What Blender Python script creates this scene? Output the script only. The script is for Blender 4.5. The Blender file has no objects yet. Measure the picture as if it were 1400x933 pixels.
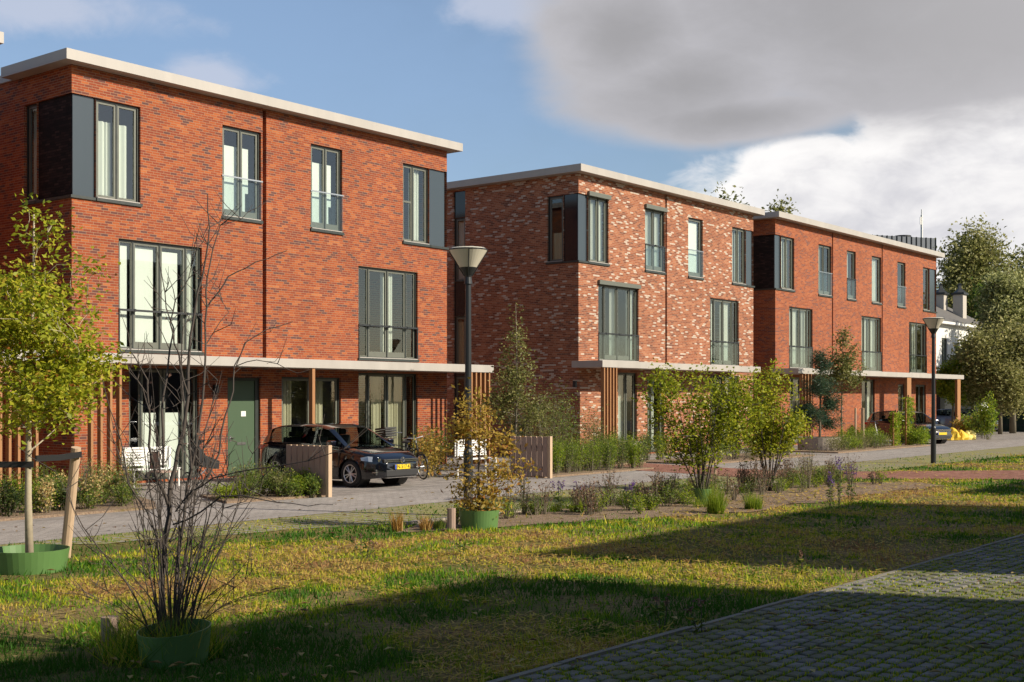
import bpy, math, random
import numpy as np
from mathutils import Vector, Matrix
R = math.radians
random.seed(7)
NP = np.random.default_rng(11)
SC = bpy.context.scene
COL = SC.collection

# ------------------------------------------------------------------ camera
EYE = 2.1
cd = bpy.data.cameras.new('camera')
cam = bpy.data.objects.new('camera', cd)
COL.objects.link(cam)
cam.location = (0, 0, EYE)
cam.rotation_euler = (R(90), 0, R(-51.59))
cd.sensor_width = 36.0
cd.lens = 44.43
cd.shift_y = 0.0561
cd.clip_start = 0.1
cd.clip_end = 3000
SC.camera = cam

# ------------------------------------------------------------------ view, sun, sky
SC.view_settings.view_transform = 'Standard'
SC.view_settings.look = 'None'
SC.view_settings.exposure = 0.36
SC.view_settings.gamma = 1.0
SUN_EL = 31.0
SUN_DIR = Vector((-0.342 * math.cos(R(SUN_EL)), 0.940 * math.cos(R(SUN_EL)), -math.sin(R(SUN_EL))))
sl = bpy.data.lights.new('sun', 'SUN')
sl.energy = 5.0
sl.angle = R(0.53)
sl.color = (1.0, 0.90, 0.74)
so = bpy.data.objects.new('sun', sl)
so.rotation_euler = SUN_DIR.to_track_quat('-Z', 'Y').to_euler()
so.location = (-10, -30, 40)
COL.objects.link(so)

class NT:
    """tiny node helper"""
    def __init__(s, tree): s.t = tree; s.n = tree.nodes; s.l = tree.links
    def node(s, typ, **kw):
        n = s.n.new(typ)
        for k, v in kw.items(): setattr(n, k, v)
        return n
    def setin(s, sock, v):
        if isinstance(v, bpy.types.NodeSocket): s.l.new(v, sock)
        elif v is not None:
            if hasattr(sock, 'default_value'):
                dv = sock.default_value
                if hasattr(dv, '__len__') and not hasattr(v, '__len__'): v = [v] * len(dv)
                if hasattr(dv, '__len__') and len(dv) == 4 and len(v) == 3: v = tuple(v) + (1,)
                sock.default_value = v
    def m(s, op, a, b=None, c=None, clamp=False):
        n = s.node('ShaderNodeMath', operation=op); n.use_clamp = clamp
        s.setin(n.inputs[0], a); s.setin(n.inputs[1], b); s.setin(n.inputs[2], c)
        return n.outputs[0]
    def ss(s, x, lo, hi):                                   # smoothstep
        n = s.node('ShaderNodeMapRange', interpolation_type='SMOOTHSTEP')
        s.setin(n.inputs[0], x); s.setin(n.inputs[1], lo); s.setin(n.inputs[2], hi)
        return n.outputs[0]
    def mix(s, f, a, b, blend='MIX'):
        n = s.node('ShaderNodeMix', data_type='RGBA', blend_type=blend)
        s.setin(n.inputs[0], f); s.setin(n.inputs[6], a); s.setin(n.inputs[7], b)
        return n.outputs[2]
    def comb(s, x, y, z):
        n = s.node('ShaderNodeCombineXYZ')
        for i, v in enumerate((x, y, z)): s.setin(n.inputs[i], v)
        return n.outputs[0]
    def sep(s, v):
        n = s.node('ShaderNodeSeparateXYZ'); s.setin(n.inputs[0], v); return n.outputs
    def noise(s, vec, scale=5, detail=3, rough=0.5, dist=0.0):
        n = s.node('ShaderNodeTexNoise')
        s.setin(n.inputs['Vector'], vec); n.inputs['Scale'].default_value = scale
        n.inputs['Detail'].default_value = detail; n.inputs['Roughness'].default_value = rough
        n.inputs['Distortion'].default_value = dist
        return n.outputs[0]
    def ramp(s, f, stops, mode='LINEAR'):
        n = s.node('ShaderNodeValToRGB'); s.setin(n.inputs[0], f)
        cr = n.color_ramp; cr.interpolation = mode
        while len(cr.elements) > 1: cr.elements.remove(cr.elements[-1])
        cr.elements[0].position = stops[0][0]; cr.elements[0].color = tuple(stops[0][1]) + (1,)
        for p, c in stops[1:]:
            e = cr.elements.new(p); e.color = tuple(c) + (1,)
        return n.outputs[0]

def srgb(r, g, b):
    f = lambda c: (c / 255 / 12.92) if c <= 10 else ((c / 255 + 0.055) / 1.055) ** 2.4
    return (f(r), f(g), f(b))

W = bpy.data.worlds.new('World'); SC.world = W; W.use_nodes = True
wt = NT(W.node_tree); wt.n.clear()
sky = wt.node('ShaderNodeTexSky', sky_type='NISHITA')
sky.sun_disc = False
sky.sun_elevation = R(SUN_EL)
sky.sun_rotation = math.atan2(-SUN_DIR.x, -SUN_DIR.y)
sky.altitude = 10; sky.air_density = 1.0; sky.dust_density = 0.6; sky.ozone_density = 1.0
bg1 = wt.node('ShaderNodeBackground'); wt.l.new(sky.outputs[0], bg1.inputs[0]); bg1.inputs[1].default_value = 0.088
tc = wt.node('ShaderNodeTexCoord')
dx, dy, dz = wt.sep(tc.outputs['Generated'])
AZ = wt.m('ARCTAN2', dx, dy); EL = wt.m('ARCSINE', dz)
VIEW_AZ = R(51.59)
def px_dir(px, py):                                          # photograph pixel -> compass direction, used only to read cloud positions off
    ax = (px - 700) / 1728; az = VIEW_AZ + math.atan(ax)
    return az, math.atan((545 - py) / 1728 * math.cos(math.atan(ax)))
cvec = wt.comb(AZ, wt.m('MULTIPLY', EL, 1.9), 0)
n_big = wt.noise(cvec, 7, 5, 0.55, 0.3)
n_fine = wt.noise(cvec, 20, 6, 0.62, 0.5)
nz = wt.m('ADD', wt.m('MULTIPLY', wt.m('SUBTRACT', n_big, 0.5), 1.1), wt.m('MULTIPLY', wt.m('SUBTRACT', n_fine, 0.5), 0.5))
nz_s = wt.m('ADD', wt.m('MULTIPLY', wt.m('SUBTRACT', n_big, 0.5), 1.2), wt.m('MULTIPLY', wt.m('SUBTRACT', n_fine, 0.5), 0.3))
def blob(px, py, rx, ry):
    a, e = px_dir(px, py)
    x = wt.m('DIVIDE', wt.m('SUBTRACT', AZ, a), rx / 1728)
    y = wt.m('DIVIDE', wt.m('SUBTRACT', EL, e), ry / 1728)
    d = wt.m('SQRT', wt.m('ADD', wt.m('MULTIPLY', x, x), wt.m('MULTIPLY', y, y)))
    return wt.m('SUBTRACT', 1.0, d)
def blobs(lst):
    r = None
    for b in lst:
        k = blob(*b); r = k if r is None else wt.m('MAXIMUM', r, k)
    return r
grey_c = blobs([(1190, -20, 430, 205), (1350, 30, 360, 125), (940, 115, 210, 78), (850, 50, 150, 115), (1010, 160, 200, 42)])
white_c = blobs([(1240, 270, 290, 110), (1110, 235, 120, 60), (1350, 220, 220, 140), (1180, 310, 300, 90), (1080, 270, 120, 60)])
wisp_c = blobs([(60, 10, 190, 45), (285, 108, 100, 34), (690, 15, 130, 45), (780, 60, 60, 60), (210, 110, 60, 20), (500, -200, 500, 120)])
grey_m = wt.ss(wt.m('ADD', grey_c, wt.m('MULTIPLY', nz_s, 0.55)), -0.12, 0.34)
white_m = wt.ss(wt.m('ADD', white_c, wt.m('MULTIPLY', nz, 0.75)), 0.0, 0.22)
wisp_m = wt.m('MULTIPLY', wt.ss(wt.m('ADD', wisp_c, wt.m('MULTIPLY', nz, 1.7)), 0.0, 0.75), 0.6)
# unseen cloud added outside the view, to vary the window reflections
gen = wt.ss(wt.noise(wt.comb(dx, dy, wt.m('MULTIPLY', dz, 2.5)), 2.6, 5, 0.55), 0.60, 0.72)
off = wt.ss(wt.m('ABSOLUTE', wt.m('SUBTRACT', AZ, VIEW_AZ)), 0.55, 0.9)
gen = wt.m('MULTIPLY', gen, off)
lowgrey = wt.ss(EL, R(22), R(6))
grey_col = wt.mix(wt.ss(wt.m('ADD', wt.m('MULTIPLY', grey_c, 1.0), wt.m('MULTIPLY', nz, 0.9)), -0.1, 1.0), srgb(176, 175, 180), srgb(148, 147, 150))
white_col = wt.mix(wt.ss(wt.m('ADD', nz, wt.m('MULTIPLY', white_c, 0.3)), 0.0, 0.62), srgb(230, 228, 227), srgb(178, 178, 186))
def bgn(c, s=1.0):
    b = wt.node('ShaderNodeBackground'); wt.setin(b.inputs[0], c); b.inputs[1].default_value = s; return b.outputs[0]
def mixs(f, a, b):
    n = wt.node('ShaderNodeMixShader'); wt.setin(n.inputs[0], f); wt.l.new(a, n.inputs[1]); wt.l.new(b, n.inputs[2]); return n.outputs[0]
sh = bg1.outputs[0]
sh = mixs(gen, sh, bgn(srgb(120, 122, 130)))
veil = wt.m('MULTIPLY', wt.ss(wt.m('ADD', blob(350, 60, 900, 420), wt.m('MULTIPLY', nz, .5)), -0.1, 0.9), 0.35)  # pale blue haze added across the view to lighten the sky colour
sh = mixs(veil, sh, bgn(srgb(150, 180, 222)))
sh = mixs(wisp_m, sh, bgn(srgb(190, 192, 204)))
sh = mixs(white_m, sh, bgn(white_col))
grey_col = wt.mix(wt.m('MULTIPLY', wt.ss(AZ, px_dir(1000, 0)[0], px_dir(1420, 0)[0]), 0.55), grey_col, srgb(172, 170, 172))
sh = mixs(grey_m, sh, bgn(grey_col))
wo = wt.node('ShaderNodeOutputWorld'); wt.l.new(sh, wo.inputs[0])

# ------------------------------------------------------------------ reading places off the photograph (points on real planes)
def t_(px): return (px - 700) / 1728.0
def FX(px, Y):                                               # world X on the plane y = Y
    t = t_(px); return Y * (.7836 + .6212 * t) / (.6213 - .7836 * t)
def FY(px, X):                                               # world Y on the plane x = X
    t = t_(px); return X * (.6213 - .7836 * t) / (.7836 + .6212 * t)
def G(px, py):                                               # ground point
    z = 1728 * EYE / (py - 545.0); lat = t_(px) * z
    return (.6213 * lat + .7836 * z, -.7836 * lat + .6212 * z)
def at_depth(px, py, d):
    lat = t_(px) * d
    return Vector((.6213 * lat + .7836 * d, -.7836 * lat + .6212 * d, EYE + (545 - py) / 1728 * d))

# ------------------------------------------------------------------ mesh helpers
class MB:
    def __init__(s): s.v = []; s.f = []
    def quad(s, a, b, c, d):
        n = len(s.v); s.v += [tuple(a), tuple(b), tuple(c), tuple(d)]; s.f.append((n, n+1, n+2, n+3)); return s
    def poly(s, pts):
        n = len(s.v); s.v += [tuple(p) for p in pts]; s.f.append(tuple(range(n, n+len(pts)))); return s
    def box(s, x0, x1, y0, y1, z0, z1):
        x0, x1 = min(x0, x1), max(x0, x1); y0, y1 = min(y0, y1), max(y0, y1); z0, z1 = min(z0, z1), max(z0, z1)
        n = len(s.v)
        s.v += [(x0,y0,z0),(x1,y0,z0),(x1,y1,z0),(x0,y1,z0),(x0,y0,z1),(x1,y0,z1),(x1,y1,z1),(x0,y1,z1)]
        s.f += [tuple(n+i for i in q) for q in ((0,3,2,1),(4,5,6,7),(0,1,5,4),(1,2,6,5),(2,3,7,6),(3,0,4,7))]
        return s
    def tube(s, pts, rad, k=6, cap=True):
        pts = [Vector(p) for p in pts]
        if not hasattr(rad, '__len__'): rad = [rad] * len(pts)
        n0 = len(s.v); prev = None
        for i, p in enumerate(pts):
            d = (pts[min(i+1, len(pts)-1)] - pts[max(i-1, 0)])
            if d.length < 1e-9: d = Vector((0,0,1))
            d.normalize()
            if prev is None: u = d.orthogonal().normalized()
            else:
                u = prev - d * prev.dot(d)
                u = u.normalized() if u.length > 1e-6 else d.orthogonal().normalized()
            prev = u; w = d.cross(u)
            for j in range(k):
                a = 2 * math.pi * j / k
                s.v.append(tuple(p + (u * math.cos(a) + w * math.sin(a)) * rad[i]))
        for i in range(len(pts) - 1):
            for j in range(k):
                a = n0 + i*k + j; b = n0 + i*k + (j+1) % k
                s.f.append((a, b, b+k, a+k))
        if cap:
            s.f.append(tuple(n0 + j for j in range(k))[::-1])
            s.f.append(tuple(n0 + (len(pts)-1)*k + j for j in range(k)))
        return s
    def lathe(s, prof, k=24, c=(0,0,0), close=False):          # prof: (r, z)
        n0 = len(s.v)
        for r, z in prof:
            for j in range(k):
                a = 2*math.pi*j/k; s.v.append((c[0]+r*math.cos(a), c[1]+r*math.sin(a), c[2]+z))
        m = len(prof)
        for i in range(m if close else m-1):
            for j in range(k):
                a = n0+i*k+j; b = n0+i*k+(j+1)%k; c2 = n0+((i+1)%m)*k+(j+1)%k; d = n0+((i+1)%m)*k+j
                s.f.append((a, b, c2, d))
        return s
    def torus(s, c, axis, Rr, r, k=24, q=6):
        axis = Vector(axis).normalized(); u = axis.orthogonal().normalized(); w = axis.cross(u); c = Vector(c); n0 = len(s.v)
        for i in range(k):
            a = 2*math.pi*i/k; rd = u*math.cos(a)+w*math.sin(a)
            for j in range(q):
                b = 2*math.pi*j/q; s.v.append(tuple(c + rd*(Rr + r*math.cos(b)) + axis*(r*math.sin(b))))
        for i in range(k):
            for j in range(q):
                s.f.append((n0+i*q+j, n0+((i+1)%k)*q+j, n0+((i+1)%k)*q+(j+1)%q, n0+i*q+(j+1)%q))
        return s
    def disc(s, c, axis, r, k=20):
        axis = Vector(axis).normalized(); u = axis.orthogonal().normalized(); w = axis.cross(u); c = Vector(c)
        return s.poly([c + u*(r*math.cos(2*math.pi*i/k)) + w*(r*math.sin(2*math.pi*i/k)) for i in range(k)])
    def build(s, name, mat, parent=None, smooth=False, bevel=0.0, **tags):
        me = bpy.data.meshes.new(name)
        off = Vector((0,0,0))
        if parent is not None:
            p = parent
            while p is not None: off = off + Vector(p.location); p = p.parent
        me.from_pydata([(a-off.x, b-off.y, c-off.z) for a, b, c in s.v], [], s.f)
        me.materials.append(mat)
        if smooth: me.shade_smooth()
        me.update()
        o = bpy.data.objects.new(name, me); COL.objects.link(o)
        if parent is not None: o.parent = parent
        if bevel:
            b = o.modifiers.new('bevel', 'BEVEL'); b.width = bevel; b.segments = 2; b.limit_method = 'ANGLE'; b.angle_limit = R(40)
        tag(o, **tags)
        return o

def tag(o, label=None, cat=None, group=None, kind=None):
    if label: o['label'] = label
    if cat: o['category'] = cat
    if group: o['group'] = group
    if kind: o['kind'] = kind
    return o
def empty(name, loc, label=None, cat=None, group=None, kind=None):
    o = bpy.data.objects.new(name, None); o.location = loc; o.empty_display_size = 0.2
    COL.objects.link(o); return tag(o, label, cat, group, kind)
def kids(o): return [c for c in COL.objects if c.parent == o]
def copy_tree(o, parent=None):
    c = o.copy(); COL.objects.link(c); c.parent = parent
    for ch in o.children: copy_tree(ch, c)
    return c

# ------------------------------------------------------------------ materials
def mat(name, col=(.5,.5,.5), rough=.6, metal=0.0, noise=0.0, nscale=8.0, spec=0.5, emit=None, coat=0.0, stretch=None):
    m = bpy.data.materials.new(name); m.use_nodes = True; t = NT(m.node_tree)
    b = m.node_tree.nodes['Principled BSDF']
    b.inputs['Base Color'].default_value = tuple(col) + (1,)
    b.inputs['Roughness'].default_value = rough; b.inputs['Metallic'].default_value = metal
    b.inputs['Specular IOR Level'].default_value = spec
    b.inputs['Coat Weight'].default_value = coat
    if noise:
        c = t.node('ShaderNodeTexCoord').outputs['Object']
        if stretch:
            mp = t.node('ShaderNodeMapping'); t.l.new(c, mp.inputs[0]); mp.inputs['Scale'].default_value = stretch; c = mp.outputs[0]
        nn = t.noise(c, nscale, 5, 0.6)
        f = t.m('MULTIPLY_ADD', t.m('SUBTRACT', nn, 0.5), noise * 2, 1.0)
        hsv = t.node('ShaderNodeHueSaturation'); t.setin(hsv.inputs['Value'], f); t.setin(hsv.inputs['Color'], tuple(col) + (1,))
        t.l.new(hsv.outputs[0], b.inputs['Base Color'])
        t.l.new(t.m('MULTIPLY_ADD', t.m('SUBTRACT', nn, 0.5), 0.3, rough, clamp=True), b.inputs['Roughness'])
    return m

def brick_mat(name, stops, mortar, warm=0.22, white=0.0):
    m = bpy.data.materials.new(name); m.use_nodes = True; t = NT(m.node_tree)
    b = m.node_tree.nodes['Principled BSDF']
    co = t.node('ShaderNodeTexCoord').outputs['Object']
    x, y, z = t.sep(co)
    u = t.m('ADD', x, y)
    BW, BH = 0.20, 0.0625
    row = t.m('FLOOR', t.m('DIVIDE', z, BH))
    rowr = t.node('ShaderNodeTexWhiteNoise', noise_dimensions='1D'); t.l.new(row, rowr.inputs['W'])
    uo = t.m('ADD', t.m('DIVIDE', u, BW), t.m('MULTIPLY_ADD', row, 0.5, t.m('MULTIPLY', rowr.outputs[0], 0.35)))
    colm = t.m('FLOOR', uo); fu = t.m('FRACT', uo); fv = t.m('FRACT', t.m('DIVIDE', z, BH))
    rnd = t.node('ShaderNodeTexWhiteNoise', noise_dimensions='2D'); t.l.new(t.comb(colm, row, 0), rnd.inputs['Vector'])
    r = rnd.outputs[0]
    bu = t.comb(t.m('MULTIPLY', colm, BW), t.m('MULTIPLY', row, BH * 2.2), 0)
    clus = t.noise(bu, 1.3, 3, 0.6)
    val = t.m('ADD', t.m('MULTIPLY', r, 0.78), t.m('MULTIPLY', t.m('SUBTRACT', clus, 0.5), 0.65), clamp=True)
    val = t.m('ADD', val, 0.06, clamp=True)
    col = t.ramp(val, stops)
    mort = t.m('MAXIMUM', t.m('LESS_THAN', fu, 0.05), t.m('LESS_THAN', fv, 0.20))
    if white:
        wn = t.noise(bu, 5.0, 5, 0.8)
        r2 = t.node('ShaderNodeTexWhiteNoise', noise_dimensions='2D'); t.l.new(t.comb(row, colm, 0), r2.inputs['Vector'])
        wv = t.m('ADD', wn, t.m('MULTIPLY', r2.outputs[0], 0.42))
        wm = t.m('GREATER_THAN', wv, white)
        gr = t.noise(co, 30, 3, 0.6)
        wm = t.m('MULTIPLY', wm, t.ss(gr, 0.32, 0.5))
        col = t.mix(wm, col, (0.50, 0.42, 0.345))
        # lime bloom over joints near painted bricks
    col = t.mix(t.m('MULTIPLY', mort, 0.85), col, mortar)
    mp_ = t.node('ShaderNodeMapping'); t.l.new(co, mp_.inputs[0]); mp_.inputs['Scale'].default_value = (1.6, 1.6, .16)
    wth = t.m('ADD', t.m('MULTIPLY', t.noise(co, 0.35, 5, 0.6), .6), t.m('MULTIPLY', t.noise(mp_.outputs[0], 1.2, 4, .6), .4))
    hs = t.node('ShaderNodeHueSaturation'); t.setin(hs.inputs['Color'], col)
    t.setin(hs.inputs['Value'], t.m('MULTIPLY_ADD', t.m('SUBTRACT', wth, 0.5), 0.7, 1.0))
    t.l.new(hs.outputs[0], b.inputs['Base Color'])
    b.inputs['Roughness'].default_value = 0.88; b.inputs['Specular IOR Level'].default_value = 0.25
    bp = t.node('ShaderNodeBump'); bp.inputs['Strength'].default_value = 0.6; bp.inputs['Distance'].default_value = 0.012
    h = t.m('ADD', t.m('SUBTRACT', 1.0, mort), t.m('MULTIPLY', r, 0.5))
    h = t.m('ADD', h, t.m('MULTIPLY', t.noise(co, 60, 3), 0.3))
    t.l.new(h, bp.inputs['Height']); t.l.new(bp.outputs[0], b.inputs['Normal'])
    return m

def glass_mat(name, tint=(.94,.97,.95), base=0.05):
    m = bpy.data.materials.new(name); m.use_nodes = True; t = NT(m.node_tree); t.n.clear()
    tr = t.node('ShaderNodeBsdfTransparent'); tr.inputs[0].default_value = tuple(tint) + (1,)
    gl = t.node('ShaderNodeBsdfGlossy'); gl.inputs['Roughness'].default_value = 0.015; gl.inputs[0].default_value = (.95,.98,1,1)
    fr = t.node('ShaderNodeFresnel'); fr.inputs[0].default_value = 1.5
    f = t.m('MULTIPLY_ADD', fr.outputs[0], 1.2, base, clamp=True)
    gm = t.node('ShaderNodeNewGeometry'); f = t.m('MULTIPLY', f, t.m('SUBTRACT', 1.0, gm.outputs['Backfacing']))
    bp = t.node('ShaderNodeBump'); bp.inputs['Strength'].default_value = 0.03; bp.inputs['Distance'].default_value = 0.02
    co = t.node('ShaderNodeTexCoord').outputs['Object']; t.l.new(t.noise(co, 0.9, 2), bp.inputs['Height'])
    t.l.new(bp.outputs[0], gl.inputs['Normal'])
    mx = t.node('ShaderNodeMixShader'); t.l.new(f, mx.inputs[0]); t.l.new(tr.outputs[0], mx.inputs[1]); t.l.new(gl.outputs[0], mx.inputs[2])
    o = t.node('ShaderNodeOutputMaterial'); t.l.new(mx.outputs[0], o.inputs[0])
    return m

def leaf_mat(name, stops, rough=0.5, trans=0.35):
    """foliage: every leaf takes its own tone from the mesh attribute rnd"""
    m = bpy.data.materials.new(name); m.use_nodes = True; t = NT(m.node_tree)
    b = m.node_tree.nodes['Principled BSDF']
    a = t.node('ShaderNodeAttribute', attribute_name='rnd')
    c = t.ramp(a.outputs['Fac'], stops)
    t.l.new(c, b.inputs['Base Color']); b.inputs['Roughness'].default_value = rough
    b.inputs['Specular IOR Level'].default_value = 0.3
    tl = t.node('ShaderNodeBsdfTranslucent'); t.l.new(c, tl.inputs[0])
    mx = t.node('ShaderNodeMixShader'); mx.inputs[0].default_value = trans
    t.l.new(b.outputs[0], mx.inputs[1]); t.l.new(tl.outputs[0], mx.inputs[2])
    o = [n for n in t.n if n.type == 'OUTPUT_MATERIAL'][0]; t.l.new(mx.outputs[0], o.inputs[0])
    return m

M = {}
M['brick_orange'] = brick_mat('brick_orange', [(0, (.085,.048,.052)), (.10, (.13,.050,.040)), (.22, (.22,.050,.025)), (.55, (.285,.064,.023)), (.80, (.36,.096,.031)), (1, (.43,.155,.058))], (.36,.225,.14))
M['brick_white'] = brick_mat('brick_white', [(0, (.13,.048,.033)), (.3, (.25,.078,.038)), (.6, (.33,.112,.053)), (1, (.43,.19,.10))], (.42,.30,.21), white=0.87)
M['brick_red'] = brick_mat('brick_red', [(0, (.13,.06,.06)), (.22, (.23,.058,.028)), (.6, (.315,.08,.03)), (1, (.40,.125,.05))], (.36,.22,.14))
M['panel_brick_reflection'] = brick_mat('panel_brick_reflection', [(0, (.012,.010,.010)), (.6, (.03,.018,.017)), (1, (.07,.04,.035))], (.008,.008,.008))  # dark glass panel with mirrored brick courses painted into its colour
M['fascia'] = mat('fascia', (.40,.37,.335), .5, noise=.16, nscale=1.5, stretch=(1.5,1.5,.3))
M['soffit'] = mat('soffit', (.20,.17,.14), .7)
M['roofing'] = mat('roofing', (.10,.10,.10), .9)
M['frame'] = mat('frame', (.030,.037,.033), .4, noise=.1)
M['casement'] = mat('casement', (.125,.13,.105), .4, noise=.06)
M['panel'] = mat('panel', (.045,.06,.072), .22, spec=.6)
M['darkpanel'] = mat('darkpanel', (.012,.014,.018), .1, spec=.6)
M['door_green'] = mat('door_green', (.055,.095,.05), .45)
M['interior'] = mat('interior', (.10,.09,.08), .9)
M['blind'] = mat('blind', (.72,.72,.68), .85, noise=.03, nscale=3)
M['curtain'] = mat('curtain', (.62,.62,.56), .9)
M['curtain_beige'] = mat('curtain_beige', (.42,.38,.27), .9)
M['glass'] = glass_mat('glass')
M['rail_glass'] = glass_mat('rail_glass', (.93,.96,.96), 0.0)
M['steel'] = mat('steel', (.5,.5,.5), .3, 1.0)
M['darkmetal'] = mat('darkmetal', (.03,.033,.035), .45, .3)
M['wood'] = mat('wood', (.33,.155,.06), .7, noise=.28, nscale=5, stretch=(8,8,.8))
M['wood_grey'] = mat('wood_grey', (.34,.24,.19), .8, noise=.3, nscale=5, stretch=(8,8,.6))
M['wood_pale'] = mat('wood_pale', (.50,.36,.24), .8, noise=.25, nscale=5, stretch=(8,8,.6))
M['bark'] = mat('bark', (.17,.145,.10), .9, noise=.5, nscale=9, stretch=(1,1,.4))
M['wood_dark'] = mat('wood_dark', (.12,.06,.03), .7, noise=.28, nscale=5, stretch=(8,8,.8))
M['bark_dark'] = mat('bark_dark', (.075,.06,.05), .85, noise=.4, nscale=12)
M['bark_pale'] = mat('bark_pale', (.40,.34,.24), .9, noise=.35, nscale=14)
M['white'] = mat('white', (.75,.74,.71), .5)
M['white_wall'] = mat('white_wall', (.70,.69,.66), .9, noise=.05)
M['black'] = mat('black', (.015,.015,.016), .5)
M['rubber'] = mat('rubber', (.02,.02,.02), .8)
M['pot'] = mat('pot', (.10,.20,.060), .45, noise=.12, nscale=3)
M['soil'] = mat('soil', (.075,.05,.035), 1.0, noise=.5, nscale=20)
M['concrete'] = mat('concrete', (.36,.31,.26), .9, noise=.12, nscale=4)
# ------------------------------------------------------------------ ground sheets
def ground_mat(name, build):
    m = bpy.data.materials.new(name); m.use_nodes = True; t = NT(m.node_tree)
    b = m.node_tree.nodes['Principled BSDF']; b.inputs['Roughness'].default_value = 0.95; b.inputs['Specular IOR Level'].default_value = 0.15
    co = t.node('ShaderNodeTexCoord').outputs['Object']
    col, h = build(t, co)
    t.l.new(col, b.inputs['Base Color'])
    bp = t.node('ShaderNodeBump'); bp.inputs['Strength'].default_value = 0.8; bp.inputs['Distance'].default_value = 0.03
    t.l.new(h, bp.inputs['Height']); t.l.new(bp.outputs[0], b.inputs['Normal'])
    return m
def straw_mask(t, co):
    a = t.noise(co, 0.42, 5, 0.62, 0.4)
    b_ = t.noise(co, 2.6, 4, 0.6)
    return t.m('ADD', t.m('MULTIPLY', a, 0.72), t.m('MULTIPLY', b_, 0.28))
def g_lawn(t, co):
    s = straw_mask(t, co); n = t.noise(co, 14, 6, 0.75); n2 = t.noise(co, 60, 4, 0.7)
    col = t.ramp(s, [(.36, (.08,.12,.015)), (.47, (.17,.18,.03)), (.55, (.34,.25,.09)), (.66, (.36,.23,.12))])
    col = t.mix(t.ss(n, .38, .62), col, (.10,.075,.035), 'MIX')
    col = t.mix(t.ss(n2, .5, .7), col, (.36,.27,.12))
    return col, t.m('ADD', n, t.m('MULTIPLY', n2, .5))
def g_soil(t, co):
    n = t.noise(co, 3, 6, 0.7); n2 = t.noise(co, 26, 5, 0.75); n3 = t.noise(co, 90, 3, 0.7)
    col = t.ramp(n2, [(.3, (.15,.095,.065)), (.5, (.28,.20,.14)), (.7, (.40,.30,.20))])
    col = t.mix(t.ss(n, .5, .7), col, (.17,.13,.05))
    col = t.mix(t.ss(n3, .6, .72), col, (.36,.27,.18))
    return col, t.m('ADD', n2, t.m('MULTIPLY', n3, .6))
def g_setts(t, co, bw=.21, bh=.105, cols=None, joint=(.10,.09,.07), jw=.05):
    x, y, z = t.sep(co)
    row = t.m('FLOOR', t.m('DIVIDE', y, bh)); uo = t.m('ADD', t.m('DIVIDE', x, bw), t.m('MULTIPLY', row, .5))
    cl = t.m('FLOOR', uo); fu = t.m('FRACT', uo); fv = t.m('FRACT', t.m('DIVIDE', y, bh))
    r = t.node('ShaderNodeTexWhiteNoise', noise_dimensions='2D'); t.l.new(t.comb(cl, row, 0), r.inputs['Vector'])
    col = t.ramp(r.outputs[0], cols)
    mort = t.m('MAXIMUM', t.m('LESS_THAN', fu, jw), t.m('LESS_THAN', fv, jw * 2))
    col = t.mix(t.m('MULTIPLY', mort, .8), col, joint)
    n = t.noise(co, .6, 5, .65)
    hs = t.node('ShaderNodeHueSaturation'); t.setin(hs.inputs['Color'], col); t.setin(hs.inputs['Value'], t.m('MULTIPLY_ADD', t.m('SUBTRACT', n, .5), .7, 1.0))
    return hs.outputs[0], t.m('ADD', t.m('SUBTRACT', 1.0, mort), t.m('MULTIPLY', t.noise(co, 30, 4), .4))
def g_path(t, co): return g_setts(t, co, cols=[(0, (.30,.272,.25)), (1, (.38,.345,.315))], joint=(.17,.15,.12))
def g_red(t, co): return g_setts(t, co, cols=[(0, (.25,.11,.08)), (1, (.34,.17,.12))], joint=(.12,.08,.06))
def g_drive(t, co): return g_setts(t, co, .3, .3, cols=[(0, (.24,.215,.195)), (1, (.33,.295,.265))], joint=(.10,.09,.08), jw=.035)
def g_verge(t, co):
    x, y, z = t.sep(co); s = .24
    fu = t.m('FRACT', t.m('DIVIDE', x, s)); fv = t.m('FRACT', t.m('DIVIDE', y, s))
    n = t.noise(co, 9, 4, .7)
    edge = t.m('ADD', .16, t.m('MULTIPLY', n, .3))
    g = t.m('MAXIMUM', t.m('LESS_THAN', fu, edge), t.m('LESS_THAN', fv, edge))
    col = t.mix(g, (.27,.25,.22), t.ramp(n, [(.3, (.14,.14,.03)), (.6, (.26,.23,.07))]))
    cov = t.ss(t.noise(co, .8, 4, .6), .40, .62)
    fine = t.noise(co, 13, 6, .85)
    grn = t.ramp(fine, [(.36, (.07,.08,.02)), (.5, (.24,.23,.07)), (.62, (.46,.40,.20))])
    col = t.mix(t.m('MULTIPLY', cov, .8), col, grn)
    return col, t.m('ADD', t.m('SUBTRACT', 1.0, g), n)

M['lawn'] = ground_mat('lawn', g_lawn); M['bed_soil'] = ground_mat('bed_soil', g_soil)
M['path'] = ground_mat('path', g_path); M['redpath'] = ground_mat('redpath', g_red)
M['drive'] = ground_mat('drive', g_drive); M['verge'] = ground_mat('verge', g_verge)
M['joint'] = mat('joint', (.035,.032,.02), 1.0, noise=.5, nscale=20)
def sheet(name, pts, z, m):
    b = MB(); b.poly([(x, y, z) for x, y in pts]); return b.build(name, m, kind='structure')
def wob(a, b, n, amp, seed):                                  # uneven edge between two points
    r = random.Random(seed); out = []
    for i in range(n + 1):
        u = i / n; out.append((a[0] + (b[0]-a[0]) * u + r.uniform(-amp, amp), a[1] + (b[1]-a[1]) * u + r.uniform(-amp, amp)))
    return out
KERB_Y = 5.9
sheet('ground', [(-600, -600), (900, -600), (900, 900), (-600, 900)], 0.0, M['lawn'])
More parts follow.
